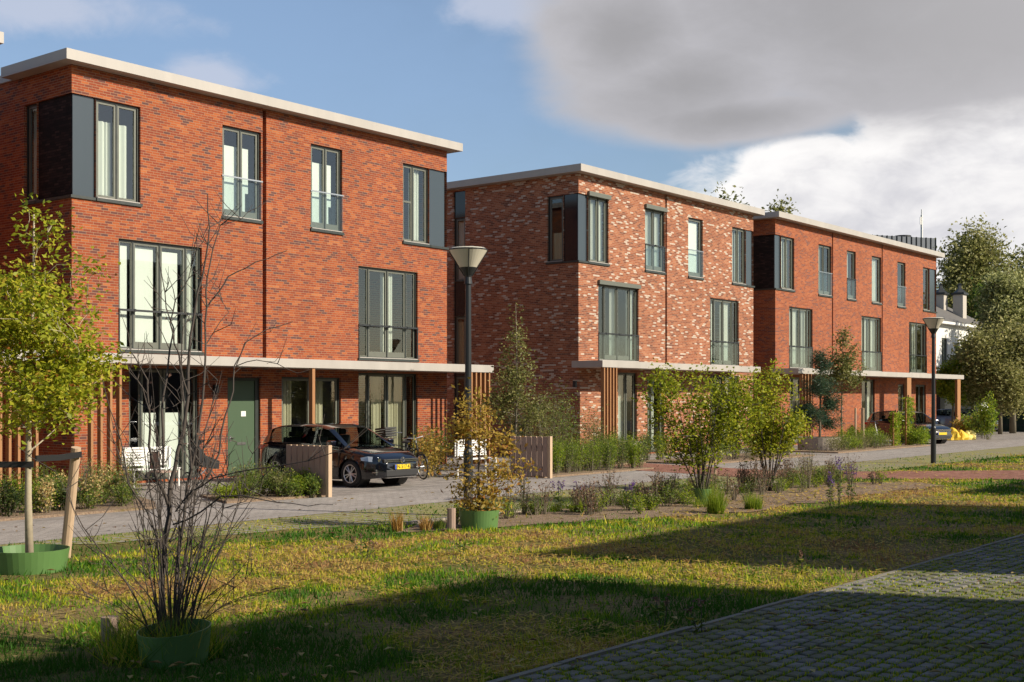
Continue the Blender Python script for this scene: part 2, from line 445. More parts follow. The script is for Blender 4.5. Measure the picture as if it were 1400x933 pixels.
sheet('driveway', [(-30, 19.6), (110, 19.6), (110, 60), (-30, 60)], 0.004, M['drive'])
sheet('verge', [(-20, 17.0)] + wob((-20, 16.4), (10, 16.1), 20, .12, 1) + wob((10.2, 16.1), (16, 14.6), 12, .12, 2) + [(20, 14.4), (110, 14.4), (110, 17.0)], 0.008, M['verge'])
sheet('path', [(-30, 16.95), (110, 16.95), (110, 19.7), (-30, 19.7)], 0.012, M['path'])
sheet('red_path', [(31.5, 22.0), (29.9, 15.6), (31.5, 13.0), (33.6, 10.2), (34, KERB_Y + .1), (38, KERB_Y + .1), (38.0, 11.2), (34.5, 14.6), (33.4, 17.0), (34.6, 22.0)], 0.016, M['redpath'])
bed_pts = wob((14.3, 13.6), (20.5, 11.3), 14, .12, 3) + wob((21, 11.2), (30.0, 10.8), 14, .25, 4) + [(31, 11.6), (29.4, 13.3)] + wob((28.5, 14.3), (15.6, 14.35), 10, .02, 5)
sheet('soil_bed', bed_pts, 0.012, M['bed_soil'])
# concrete edging of the bed
MB().box(15.4, 29.0, 14.38, 14.46, 0, .05).build('bed_edging', M['concrete'], kind='structure')
# parking lane of open pavers: real stones on dark joints
sheet('lane_base', [(-20, -14), (110, -14), (110, KERB_Y - .11), (-20, KERB_Y - .11)], 0.004, M['joint'])
M['kerb'] = mat('kerb', (.22,.20,.16), .95, noise=.4, nscale=5)
k = MB(); xx = -2.0
rk = random.Random(5)
while xx < 70:
    dz_ = rk.uniform(-.008, .006); k.box(xx, xx + .985, KERB_Y - .075 + rk.uniform(-.006,.006), KERB_Y - .01 + rk.uniform(-.006,.006), 0, .026 + dz_); xx += 1.0
k.build('kerb', M['kerb'], kind='structure')
S = .2
SY = .135
pm = bpy.data.materials.new('paver'); pm.use_nodes = True; t = NT(pm.node_tree); b = pm.node_tree.nodes['Principled BSDF']
at = t.node('ShaderNodeAttribute', attribute_name='rnd'); co = t.node('ShaderNodeTexCoord').outputs['Object']
c = t.ramp(at.outputs['Fac'], [(0, (.13,.12,.115)), (1, (.22,.205,.19))])
nn = t.noise(co, 18, 5, .7)
c = t.mix(t.ss(t.noise(co, 1.1, 5, .65), .40, .60), c, (.13,.125,.055)); c = t.mix(t.ss(nn, .52, .7), c, (.08,.08,.05))
t.l.new(c, b.inputs['Base Color']); b.inputs['Roughness'].default_value = .9
vs, fs, rn = [], [], []
def add_stone(x0, x1, y0, y1, h):
    e = .012; n = len(vs)
    for (a, b_, z) in ((0, 0, 0.0), (0, 0, h - .008), (e, e, h)):
        vs.extend([(x0+a, y0+b_, z), (x1-a, y0+b_, z), (x1-a, y1-b_, z), (x0+a, y1-b_, z)])
    for l in (0, 4):
        for i in range(4): fs.append((n+l+i, n+l+(i+1)%4, n+l+4+(i+1)%4, n+l+4+i))
    fs.append((n+8, n+9, n+10, n+11))
    r_ = random.random(); rn.extend([r_] * 9)
iy = 0; y = KERB_Y - .10 - SY
while y > -2.0:
    x = 2.0 + (iy % 2) * S * .5
    while x < 60:
        # inside a generous cone around the photograph's view
        lat = .6213 * x - .7836 * y; z_ = .7836 * x + .6212 * y
        if z_ > 6 and abs(lat) < .7 * z_ and z_ < 36:
            j = random.uniform(.0, .012)
            add_stone(x + .020 + j, x + S - .018 - random.uniform(0,.006), y + .010, y + SY - .010 - j*.6, .03 + random.uniform(-.008, .006) - (.012 if random.random() < .04 else 0))
        x += S
    y -= SY; iy += 1
me = bpy.data.meshes.new('paving_stones'); me.from_pydata(vs, [], fs); me.materials.append(pm)
a_ = me.attributes.new('rnd', 'FLOAT', 'FACE'); a_.data.foreach_set('value', rn)
o = bpy.data.objects.new('paving_stones', me); COL.objects.link(o); tag(o, kind='structure')

# ------------------------------------------------------------------ grass blades
def numpy_tris(name, V, rnd, m, parent=None, per=1, **tags):
    """V: (n, k, 3) faces of k corners; rnd: (n,) tone of each face"""
    n, kk = V.shape[0], V.shape[1]
    if parent is not None:
        off = np.zeros(3); p = parent
        while p is not None: off += np.array(p.location); p = p.parent
        V = V - off
    me = bpy.data.meshes.new(name)
    me.vertices.add(n * kk); me.loops.add(n * kk); me.polygons.add(n)
    me.vertices.foreach_set('co', V.reshape(-1).astype(np.float32))
    me.loops.foreach_set('vertex_index', np.arange(n * kk, dtype=np.int32))
    me.polygons.foreach_set('loop_start', np.arange(0, n * kk, kk, dtype=np.int32))
    a = me.attributes.new('rnd', 'FLOAT', 'FACE'); a.data.foreach_set('value', rnd.astype(np.float32))
    me.materials.append(m); me.update(calc_edges=True); me.validate()
    o = bpy.data.objects.new(name, me); COL.objects.link(o)
    if parent is not None: o.parent = parent
    return tag(o, **tags)
def vnoise(x, y, s, seed=0):                                   # cheap smooth value noise 0..1
    r = np.random.default_rng(seed); g = r.random((64, 64))
    u, v = x * s, y * s; i, j = np.floor(u).astype(int), np.floor(v).astype(int); fu, fv = u - i, v - j
    fu = fu*fu*(3-2*fu); fv = fv*fv*(3-2*fv)
    q = lambda a, b_: g[a % 64, b_ % 64]
    return (q(i,j)*(1-fu)+q(i+1,j)*fu)*(1-fv) + (q(i,j+1)*(1-fu)+q(i+1,j+1)*fu)*fv
def blades(x, y, h, w, lean=.55):
    n = len(x); a = NP.random(n) * 2 * np.pi; b_ = NP.random(n) * 2 * np.pi
    L = h * lean * NP.random(n) * 1.6
    V = np.zeros((n, 3, 3))
    V[:,0,0] = x - np.cos(a)*w/2; V[:,0,1] = y - np.sin(a)*w/2
    V[:,1,0] = x + np.cos(a)*w/2; V[:,1,1] = y + np.sin(a)*w/2
    V[:,2,0] = x + np.cos(b_)*L; V[:,2,1] = y + np.sin(b_)*L; V[:,2,2] = h
    return V
def in_poly(x, y, P):
    inside = np.zeros(len(x), bool); n = len(P)
    for i in range(n):
        x0, y0 = P[i]; x1, y1 = P[(i+1) % n]
        if y0 == y1: continue
        c = ((y0 > y) != (y1 > y)) & (x < (x1-x0)*(y-y0)/(y1-y0)+x0); inside ^= c
    return inside
M['grass'] = leaf_mat('grass', [(0, (.045,.14,.008)), (.25, (.12,.27,.010)), (.45, (.36,.43,.014)), (.62, (.58,.50,.045)), (.8, (.64,.44,.13)), (1, (.40,.21,.10))], .7, .4)
N = 330000
zz = np.exp(NP.uniform(math.log(8.2), math.log(48), N)); lt = NP.uniform(-.55, .55, N) * zz
gx = .6213*lt + .7836*zz; gy = -.7836*lt + .6212*zz
ok = (gy > KERB_Y - .05 + .12*vnoise(gx*2, gy*0, 1.7, 41)) & (gy < 16.9) & ~((gy > 14.3) & (gx > 15) & (NP.random(N) > .55)) & ~in_poly(gx, gy, [(31.2, 14), (33.4, 10.4), (34, 5), (38, 5), (38, 11.2), (34, 14.6)])
ok &= ~(in_poly(gx, gy, bed_pts) & (NP.random(N) > .05))
ok &= ~((gy > 15.0) & (NP.random(N) > .5))
clump = (vnoise(gx, gy, 3.1, 3) * .6 + vnoise(gx, gy, 9.0, 4) * .4) * np.where(gy > 14.6, .45, 1.0)
bare = vnoise(gx + 3, gy + 9, .8, 31) * .55 + vnoise(gx, gy, 2.7, 32) * .45
ok &= NP.random(N) < (.25 + 1.3 * clump) * np.clip((.68 - bare) * 7, .22, 1)
gx, gy, zz, clump = gx[ok], gy[ok], zz[ok], clump[ok]
dry = vnoise(gx, gy, .35, 5) * .42 + vnoise(gx, gy, 1.1, 6) * .38 + vnoise(gx + 7, gy, 3.7, 7) * .2
dry = .5 + (dry - .5) * 1.35
# the mown strip along the bed is drier, the lane side greener
dry += .16 * np.clip(1 - abs(gy - 11.8) / 2.2, 0, 1) - .05
h = (.025 + .06 * NP.random(len(gx)) ** 1.5 * (.5 + clump)) * (1.25 - .75 * dry) + .10 * (NP.random(len(gx)) < .006)
w = .0012 * zz * (.7 + .6 * NP.random(len(gx)))
tone = np.clip((dry - .30) * 2.1 + NP.normal(0, .15, len(gx)), 0, 1)
numpy_tris('grass', blades(gx, gy, h, w), tone, M['grass'], kind='stuff', label='short patchy lawn of green and straw coloured grass', cat='grass')
# dead hay lying flat
N = 60000
zz = np.exp(NP.uniform(math.log(8.2), math.log(40), N)); lt = NP.uniform(-.55, .55, N) * zz
gx = .6213*lt + .7836*zz; gy = -.7836*lt + .6212*zz
dry = vnoise(gx, gy, .35, 5) * .6 + vnoise(gx, gy, 1.1, 6) * .4
ok = (gy > KERB_Y) & (gy < 14.2) & (dry > .48); gx, gy, zz = gx[ok], gy[ok], zz[ok]; n = len(gx)
a = NP.random(n) * 2*np.pi; L = NP.uniform(.04, .16, n); w = .0009 * zz; zc = NP.uniform(.015, .05, n)
V = np.zeros((n, 3, 3)); V[:,0] = np.stack([gx - np.sin(a)*w, gy + np.cos(a)*w, zc], 1); V[:,1] = np.stack([gx + np.sin(a)*w, gy - np.cos(a)*w, zc], 1)
V[:,2] = np.stack([gx + np.cos(a)*L, gy + np.sin(a)*L, zc + NP.uniform(-.01, .03, n)], 1)
numpy_tris('hay', V, NP.uniform(.6, 1, n), M['grass'], kind='stuff', label='dry cut hay lying on the lawn', cat='hay')
# moss and grass in the paver joints
N = 600000
zz = np.exp(NP.uniform(math.log(7.0), math.log(36), N)); lt = NP.uniform(-.55, .55, N) * zz
gx = .6213*lt + .7836*zz; gy = -.7836*lt + .6212*zz
row = np.floor((KERB_Y - .10 - gy) / SY); fy = (KERB_Y - .10 - gy) / SY - row
fx = np.mod((gx - 2.0 - (np.mod(row, 2)) * S * .5) / S, 1)
ch = (np.minimum(fy, 1 - fy) < .13) | ((np.minimum(fx, 1 - fx) < .15))
keep = vnoise(gx, gy, .9, 21) + .5 * vnoise(gx, gy, 4, 22)
ok = (gy < KERB_Y - .1) & (gy > -2) & ch & (keep + .6 * (np.minimum(fy, 1 - fy) < .13) > .58) & (NP.random(N) < .9)
gx, gy, zz = gx[ok], gy[ok], zz[ok]; n = len(gx)
numpy_tris('joint_grass', blades(gx, gy, NP.uniform(.028, .052, n), .0016*zz, .5), np.clip(NP.normal(.42, .13, n), 0, 1), M['grass'], kind='stuff', label='low grass and moss growing in the joints between the grey pavers', cat='grass')

# fallen leaves
n = 900; zz = np.exp(NP.uniform(math.log(8.2), math.log(34), n)); lt = NP.uniform(-.5, .5, n) * zz
gx = .6213*lt + .7836*zz; gy = -.7836*lt + .6212*zz; ok = (gy > 1.0) & (gy < 19); gx, gy = gx[ok], gy[ok]; n = len(gx)
a = NP.random(n)*6.28; L_ = NP.uniform(.03, .07, n); V = np.zeros((n, 4, 3)); zc = np.where(gy > KERB_Y, .055, .045) + NP.uniform(0, .02, n)
for i_, (u, v) in enumerate(((-1, 0), (0, -.45), (1, 0), (0, .45))):
    V[:, i_, 0] = gx + L_*(u*np.cos(a) - v*np.sin(a)); V[:, i_, 1] = gy + L_*(u*np.sin(a) + v*np.cos(a)); V[:, i_, 2] = zc + (i_ % 2)*.015
M['litter'] = leaf_mat('litter', [(0, (.12,.06,.03)), (.5, (.32,.20,.06)), (1, (.50,.40,.14))], .7, .2)
numpy_tris('fallen_leaves', V, NP.random(n), M['litter'], kind='stuff', label='small brown and yellow fallen leaves on the grass and paving', cat='leaves')
# ------------------------------------------------------------------ houses
def wall_plane(mb, mp, a0, a1, z0, z1, openings, depth=.30, back=None):
    """brick skin with openings; mp(a, d, z) maps along-wall, depth, height to the world"""
    A = sorted({a0, a1, *[v for o in openings for v in (max(a0, o[0]), min(a1, o[1]))]})
    Z = sorted({z0, z1, *[v for o in openings for v in (max(z0, o[2]), min(z1, o[3]))]})
    for i in range(len(A) - 1):
        for j in range(len(Z) - 1):
            ca, cz = (A[i]+A[i+1])/2, (Z[j]+Z[j+1])/2
            if any(o[0] < ca < o[1] and o[2] < cz < o[3] for o in openings): continue
            mb.quad(mp(A[i],0,Z[j]), mp(A[i+1],0,Z[j]), mp(A[i+1],0,Z[j+1]), mp(A[i],0,Z[j+1]))
    for o in openings:
        p0, p1, q0, q1 = o[:4]; d = o[4] if len(o) > 4 else depth
        if p0 > a0 + 1e-4: mb.quad(mp(p0,0,q0), mp(p0,0,q1), mp(p0,d,q1), mp(p0,d,q0))
        if p1 < a1 - 1e-4: mb.quad(mp(p1,0,q0), mp(p1,d,q0), mp(p1,d,q1), mp(p1,0,q1))
        if q1 < z1 - 1e-4: mb.quad(mp(p0,0,q1), mp(p1,0,q1), mp(p1,d,q1), mp(p0,d,q1))
        if q0 > z0 + 1e-4: mb.quad(mp(p0,0,q0), mp(p0,d,q0), mp(p1,d,q0), mp(p1,0,q0))
def bm(mb, mp, a0, a1, d0, d1, z0, z1):
    p, q = mp(a0, d0, z0), mp(a1, d1, z1); mb.box(p[0], q[0], p[1], q[1], p[2], q[2])
def curtain_mesh(mp, a0, a1, z0, z1, d=.34, amp=.03, pitch=.13):
    mb = MB(); n = max(4, int((a1-a0)/pitch*6))
    P = [(a0 + (a1-a0)*i/n, d + amp*math.sin(2*math.pi*i/6 + 1.3*math.sin(i*.37))) for i in range(n+1)]
    for i in range(n): mb.quad(mp(P[i][0],P[i][1],z0), mp(P[i+1][0],P[i+1][1],z0), mp(P[i+1][0],P[i+1][1],z1), mp(P[i][0],P[i][1],z1))
    return mb
def window(root, mp, a0, a1, z0, z1, lights=(1,1), dress=None, rail=None, doors=False, sill=True, transom=None, head=False, rail_pane=True):
    """frame (the part itself) > casement, pane, curtain or blind, railing, sill"""
    f = MB(); F_, D0, D1 = .05, .07, .15
    bm(f, mp, a0, a0+F_, D0, D1, z0, z1); bm(f, mp, a1-F_, a1, D0, D1, z0, z1)
    bm(f, mp, a0+F_, a1-F_, D0, D1, z0, z0+F_); bm(f, mp, a0+F_, a1-F_, D0, D1, z1-F_, z1)
    tot = sum(lights); x = a0 + F_; wd = (a1-a0-2*F_); edges = []
    for i, l in enumerate(lights):
        x2 = x + wd*l/tot; edges.append((x, x2)); x = x2
        if i < len(lights)-1: bm(f, mp, x-.018, x+.018, D0, D1, z0+F_, z1-F_)
    win = f.build('window', M['frame'], root)
    c = MB(); p = MB(); zi0, zi1 = z0+F_, z1-F_
    for i, (x0, x1) in enumerate(edges):
        x0 += .02; x1 -= .02; w = .055 if lights[i] > .3 * tot or doors is False else .03
        if lights[i] < .3 * tot / max(1, len(lights)-1): w = .025
        bot = .16 if (doors and w > .05) else w
        bm(c, mp, x0, x0+w, D0+.02, D1-.01, zi0, zi1); bm(c, mp, x1-w, x1, D0+.02, D1-.01, zi0, zi1)
        bm(c, mp, x0+w, x1-w, D0+.02, D1-.01, zi0, zi0+bot); bm(c, mp, x0+w, x1-w, D0+.02, D1-.01, zi1-w, zi1)
        if transom and i == 0: bm(c, mp, x0+w, x1-w, D0+.02, D1-.01, transom-.03, transom+.03)
        bm(p, mp, x0+w-.005, x1-w+.005, .115, .125, zi0+bot-.005, zi1-w+.005)
    c.build('casement', M['casement'], win); p.build('pane', M['glass'], win)
    if dress:
        for kind, u0, u1, v0, v1 in dress:
            A0, A1 = a0+(a1-a0)*u0, a0+(a1-a0)*u1; Z0, Z1 = z0+(z1-z0)*v0, z0+(z1-z0)*v1
            if kind == 'blind':
                b = MB(); bm(b, mp, A0, A1, .20, .21, Z0, Z1); b.build('blind', M['blind'], win)
            else:
                curtain_mesh(mp, A0, A1, Z0, Z1, .24).build('curtain', M['curtain_beige' if kind == 'beige' else 'curtain'], win)
    if rail == 'glass':
        g = MB(); bm(g, mp, a0-.02, a1+.02, -.02, -.008, z0+.03, z0+1.05); g.build('glass_balustrade', M['rail_glass'], win)
        r = MB(); bm(r, mp, a0-.03, a1+.03, -.035, .0, z0+1.05, z0+1.085); r.build('railing', M['steel'], win)
    elif rail == 'bar':
        r = MB(); bm(r, mp, a0, a1, -.03, .015, z0+.95, z0+1.0)
        for u in (0.0, edges[0][1]-a0, (a1-a0)*.5, edges[-1][0]-a0, a1-a0-.03):
            bm(r, mp, a0+u, a0+u+.03, -.02, .01, z0+.02, z0+.95) if u in (0.0, a1-a0-.03) else bm(r, mp, a0+u-.02, a0+u+.02, -.045, .03, z0+.94, z0+1.01)
        r.build('railing', M['darkmetal'], win)
        if rail_pane:
            g = MB(); bm(g, mp, a0+.035, a1-.035, -.008, .002, z0+.05, z0+.94); g.build('glass_balustrade', M['rail_glass'], win)
    if sill:
        s = MB(); bm(s, mp, a0-.03, a1+.03, -.05, .069, z0-.07, z0+.006); s.build('sill', M['frame'], win)
        s = MB(); bm(s, mp, a0+.03, a1-.03, -.03, .068, z0+.007, z0+.03); s.build('sill_strip', M['fascia'], win)
    if head:
        s = MB(); bm(s, mp, a0-.04, a1+.04, -.10, .05, z1-.02, z1+.13); s.build('screen_box', M['casement'], win)
    return win

DRESS = {
 'blind2': [('curtain', .05, .44, .0, .80), ('curtain', .55, .82, .0, .80)],
 'blinds': [('blind', .04, .70, .02, .80), ('blind', .70, .78, .3, .80)],
 'pleats': [('curtain', .03, .34, 0, 1), ('curtain', .68, .97, 0, 1)],
 'pleat_r': [('curtain', .42, .80, 0, 1)],
 'full': [('curtain', .02, .98, 0, 1)],
 'beige': [('beige', .02, .25, 0, 1), ('beige', .50, .78, 0, 1)],
 'beige2': [('beige', .30, .98, 0, 1)],
 'white4': [('blind', .03, .15, 0.02, .95), ('blind', .19, .455, .06, .95), ('blind', .51, .75, .06, .93), ('curtain', .80, .96, 0, 1)],
 'ground': [('blind', .20, .44, .03, .60), ('blind', .53, .78, .03, .60), ('curtain', .9, .97, 0, .6)],
}
def slats(mb, mp, a0, a1, z0, z1, n):
    for i in range(n):
        c = a0 + (a1-a0)*(i+.5)/n; bm(mb, mp, c-.03, c+.03, -.07, .07, z0, z1)

def house(name, label, X0, X1, Y0, D, brick, wins, side_wins, slots, canopy, back_roof=True, trellises=(), posts=(), can_z=3.15, roof_len=None, doors=(), side_slots=()):
    root = empty(name, (X0, Y0, 0), label, 'house', 'brick row houses')
    T = 9.97
    front = lambda a, d, z: (a, Y0+d, z)
    left = lambda a, d, z: (X0+d, a, z)
    ops = [w[:4] for w in wins] + [(s, s+.13, can_z, T-.02, .16) for s in slots] + [d[:4] for d in doors]
    sops = [w[:4] for w in side_wins] + list(side_slots)
    mb = MB()
    wall_plane(mb, front, X0, X1, 0, T, ops)
    wall_plane(mb, left, Y0, Y0+D, 0, T, sops)
    for s in slots: mb.quad(*[front(a, .16, z) for a, z in ((s,can_z),(s+.13,can_z),(s+.13,T),(s,T))])
    mb.quad((X1,Y0,0),(X1,Y0+D,0),(X1,Y0+D,T),(X1,Y0,T)); mb.quad((X0,Y0+D,0),(X1,Y0+D,0),(X1,Y0+D,T),(X0,Y0+D,T))
    mb.build('wall', brick, root)
    inn = MB()
    for z in (3.08, 6.30): inn.box(X0+.31, X1-.31, Y0+.31, Y0+D-.3, z-.25, z)
    inn.box(X0+.31, X1-.31, Y0+4.5, Y0+4.6, 0.02, T-.01)
    n = max(2, round((X1-X0)/6.2))
    for i in range(1, n): inn.box(X0+(X1-X0)*i/n-.1, X0+(X1-X0)*i/n+.1, Y0+.31, Y0+4.49, 0.02, T-.01)
    for i in range(n): 
        c = X0+(X1-X0)*(i+.5)/n; inn.box(c-.05, c+.05, Y0+.9, Y0+4.49, 0.02, T-.01)
    inn.build('interior', M['interior'], root)
    ov = .36; RL = roof_len or D
    r = MB(); r.box(X0-ov, X1+ov, Y0-ov, Y0+RL, T+.002, T+.25)
    if RL < D: r.box(X0-.06, X1+.06, Y0+RL+.002, Y0+D+.2, T+.002, T+.20)
    r.build('roof', M['fascia'], root)
    for w in wins:
        kw = w[4]; window(root, front, w[0], w[1], w[2], w[3], **kw)
    for w in side_wins:
        kw = w[4]
        if kw is not None: window(root, left, w[0], w[1], w[2], w[3], **kw)
    # canopy
    c0, c1, pr = canopy
    c = MB(); c.box(c0, c1, Y0-pr, Y0-.004, can_z-.23, can_z)
    can = c.build('canopy', M['fascia'], root)
    for (a0, a1, n_, side) in trellises:
        s = MB(); mp = (lambda a, d, z: (a, Y0-pr+.09+d, z))
        slats(s, mp, a0, a1, .05, can_z-.232, n_); s.build('slat_screen', M['wood'], can)
    for (p, w_) in posts:
        s = MB(); s.box(p-w_/2, p+w_/2, Y0-pr+.03, Y0-pr+.03+.14, 0, can_z-.232); s.build('post', M['wood'], can)
    return root, front, left

def corner_panels(root, X0, Y0, xe, ye, z0, z1, side_dark=True):
    """grey glass panel on the front and dark panel on the side of a corner window"""
    MB().box(X0+.06, xe, Y0+.06, Y0+.10, z0, z1).build('corner_panel', M['panel'], root)
    MB().box(X0+.05, X0+.09, Y0+.10, ye, z0, z1).build('side_panel', M['darkpanel'] if side_dark != 'brick' else M['panel_brick_reflection'], root)
    s = MB(); s.box(X0-.05, xe, Y0-.05, Y0+.30, z0-.07, z0-.002); s.box(X0-.05, X0+.30, Y0+.301, ye, z0-.07, z0-.002)
    s.build('corner_sill', M['frame'], root)
def end_panel(root, X1, Y0, xs, z0, z1):
    MB().box(xs, X1-.06, Y0+.06, Y0+.10, z0, z1).build('corner_panel', M['panel'], root)
    MB().box(X1-.09, X1-.05, Y0+.10, Y0+.9, z0, z1).build('side_panel', M['panel'], root)
    MB().box(xs, X1+.05, Y0-.05, Y0+.28, z0-.07, z0-.002).build('corner_sill', M['frame'], root)

def W(p0, p1, Y, z0, z1, **kw): return (FX(p0, Y), FX(p1, Y), z0, z1, kw)

# ---- first house (orange brick)
Y1 = 26.6; XA, XB = FX(98, Y1), FX(611, Y1)
TL, TH = 6.90, 9.30; ML, MH = 3.29, 6.0
corner = (XA - .001, FX(131, Y1), TL, TH, None)
wins = [
 W(131, 192, Y1, TL, TH, lights=(1,1), dress=DRESS['blind2']),
 W(304, 357, Y1, TL, TH, lights=(1,1), dress=DRESS['blinds'], rail='glass', doors=True),
 W(425, 468, Y1, TL, TH, lights=(1,1), dress=DRESS['blinds'], rail='glass', doors=True),
 W(551, 587, Y1, TL, TH, lights=(.85,1.2), dress=DRESS['pleat_r'], transom=8.15),
 W(162, 276, Y1, ML, MH, lights=(.17,.33,.33,.17), dress=DRESS['white4'], rail='bar', rail_pane=False, doors=True),
 W(490, 571, Y1, ML, MH, lights=(.17,.33,.33,.17), dress=[('curtain', .45, .66, 0, 1), ('curtain', .03,.1,0,1)], rail='bar', rail_pane=False, doors=True),
 W(176, 272, Y1, .06, 2.86, lights=(.17,.33,.33,.17), dress=DRESS['ground'], doors=True, sill=False),
 W(385, 466, Y1, .06, 2.70, lights=(.5,.5), dress=DRESS['beige'], doors=False, sill=False),
 W(490, 571, Y1, .06, 2.86, lights=(.17,.33,.33,.17), dress=[('beige', .3, .45, 0, 1), ('beige', .55,.8,0,1)], doors=True, sill=False),
]
def solve_openings(wins): return wins
class _N: pass
DX0, DX1 = FX(311, Y1), FX(356, Y1)
# corner openings carry no window of their own, so they are passed as doors
side_w = [(FY(50, XA) - .0, FY(33, XA), TL, TH, dict(lights=(1,), dress=[('curtain', .2, .95, .1, 1)]))]
h1, fr, lf = house('brick_house', 'orange red brick house with dark mottled bricks, nearest of the row', XA, XB, Y1, 11, M['brick_orange'],
    wins, side_w, [FX(359, Y1)], (XA-.42, FX(675, Y1-1.3), 1.3),
    trellises=[(FX(120, Y1-1.3), FX(172, Y1-1.3), 4, 0), (FX(643, Y1-1.3), FX(673, Y1-1.3), 5, 0)], posts=[(FX(430, Y1-1.3), .10)],
    roof_len=2.5, doors=[(XA-.001, FX(131, Y1)-.001, TL, TH), (FX(587, Y1)+.001, XB+.001, TL, TH), (DX0, DX1, .02, 2.66)],
    side_slots=[(Y1-.001, FY(50, XA)-.001, TL, TH)])
corner_panels(h1, XA, Y1, FX(131, Y1)-.002, FY(50, XA)-.002, TL, TH, 'brick')
end_panel(h1, XB, Y1, FX(587, Y1)+.002, TL, TH)
def front_door(root, front, x0, x1, z1, note=True):
    f = MB(); bm(f, front, x0, x0+.07, .06, .16, .02, z1); bm(f, front, x1-.13, x1, .06, .16, .02, z1); bm(f, front, x0+.07, x1-.13, .06, .16, z1-.08, z1)
    f.build('door_frame', M['frame'], root)
    d = MB(); bm(d, front, x0+.075, x1-.135, .09, .14, .04, z1-.085); dr = d.build('door', M['door_green'], root)
    h = MB(); p = front(x0+.16, .05, 1.05); h.tube([p, (p[0]+.12, p[1], p[2])], .012); h.tube([p, (p[0], p[1]+.05, p[2])], .012); h.box(p[0]-.03, p[0]+.03, p[1]+.03, p[1]+.039, p[2]-.1, p[2]+.06)
    h.build('handle', M['steel'], dr)
    s = MB(); bm(s, front, x0+.38, x0+.68, .075, .089, .86, .93); s.build('letter_slot', M['steel'], dr)
    if note: s = MB(); bm(s, front, x0+.52, x0+.68, .08, .089, 1.62, 1.76); s.build('notice', M['white'], dr)
front_door(h1, fr, DX0, DX1, 2.66)
def wall_lamp(root, x, y, z, s=1):
    MB().box(x-.06, x+.06, y-.12, y-.003, z-.11, z+.11).build('wall_lamp', M['black'], root, bevel=.01)
wall_lamp(h1, FX(293, Y1), Y1, 2.35)

# ---- second house (orange brick with white painted bricks)
Y2 = 25.6; XA2, XB2 = FX(791, Y2), FX(1030, Y2)
TL2, TH2 = 6.93, 9.28; ML2, MH2 = 3.46, 6.20
wins = [
 W(804, 832, Y2, TL2, TH2, lights=(.3,1,1), dress=[('curtain', .15, .55, .04, 1), ('curtain', .6, .9, .04, 1)], head=True),
 W(882, 909, Y2, TL2, TH2, lights=(1,1), dress=DRESS['full'], rail='bar', doors=True, head=True),
 W(941, 961, Y2, TL2, TH2, lights=(1,), dress=[('blind', .25, .9, .0, .95)], rail='glass', doors=True),
 W(1001, 1020, Y2, TL2, TH2, lights=(1,1), dress=[('curtain', .1, .4, 0, 1), ('curtain', .5, .8, 0, 1)]),
 W(818, 873, Y2, ML2, MH2, lights=(.17,.33,.33,.17), dress=[('curtain', .40, .55, 0, 1), ('curtain', .8, .97, 0, 1)], rail='bar', doors=True, head=True),
 W(971, 1010, Y2, ML2, MH2, lights=(.17,.33,.33,.17), dress=[('curtain', .15, .32, 0, 1), ('curtain', .5, .8, 0, 1)], rail='bar', doors=True),
 W(845, 871, Y2, .06, 3.05, lights=(1,1), dress=[('curtain', .0, .5, 0, 1)], doors=True, sill=False),
 W(885, 908, Y2, .06, 2.85, lights=(.4,1), dress=[('curtain', .1, .7, 0, 1)], sill=False),
 W(971, 1010, Y2, .06, 3.05, lights=(.17,.33,.33,.17), dress=DRESS['beige'], doors=True, sill=False),
]
ys0, ys1 = FY(770, XA2), FY(748, XA2)
slot0, slot1 = FY(636, XA2), FY(620, XA2)
side_w = [(ys0, ys1, TL2, TH2, dict(lights=(1,), dress=[('beige', .1, .9, 0, .45)])),
          (slot0, slot1, .3, 2.95, dict(lights=(1,), sill=False)), (slot0, slot1, 3.2, 5.2, dict(lights=(1,), sill=False, dress=[('beige', .1, .9, 0, .9)])),
          (slot0, slot1, 6.5, 8.9, dict(lights=(1,), sill=False, dress=[('curtain', .05, .95, 0, .95)]))]
h2, fr2, lf2 = house('brick_house', 'orange brick house flecked with white painted bricks, middle of the row', XA2, XB2, Y2, 13, M['brick_white'],
    wins, side_w, [FX(909.5, Y2)], (XA2-.42, FX(1040, Y2-1.3), 1.3), can_z=3.40,
    trellises=[(XA2-.36, FX(846, Y2-1.3), 5, 0)], roof_len=13,
    doors=[(XA2-.001, FX(804, Y2)-.001, TL2, TH2), (FX(1020, Y2)+.001, XB2+.001, TL2, TH2)],
    side_slots=[(Y2-.001, ys0-.001, TL2, TH2), (slot0, slot1, 2.951, 3.199), (slot0, slot1, 5.201, 6.499), (slot0, slot1, 8.901, 9.9)])
corner_panels(h2, XA2, Y2, FX(804, Y2)-.002, ys0-.002, TL2, TH2)
end_panel(h2, XB2, Y2, FX(1020, Y2)+.002, TL2, TH2)
for z0, z1 in ((2.952, 3.198), (5.202, 6.498), (8.902, 9.9)):
    MB().box(XA2+.06, XA2+.10, slot0+.001, slot1-.001, z0, z1).build('spandrel_panel', M['darkpanel'], h2)
wall_lamp(h2, FX(784, Y2)-.0, Y2-.0, 2.6)

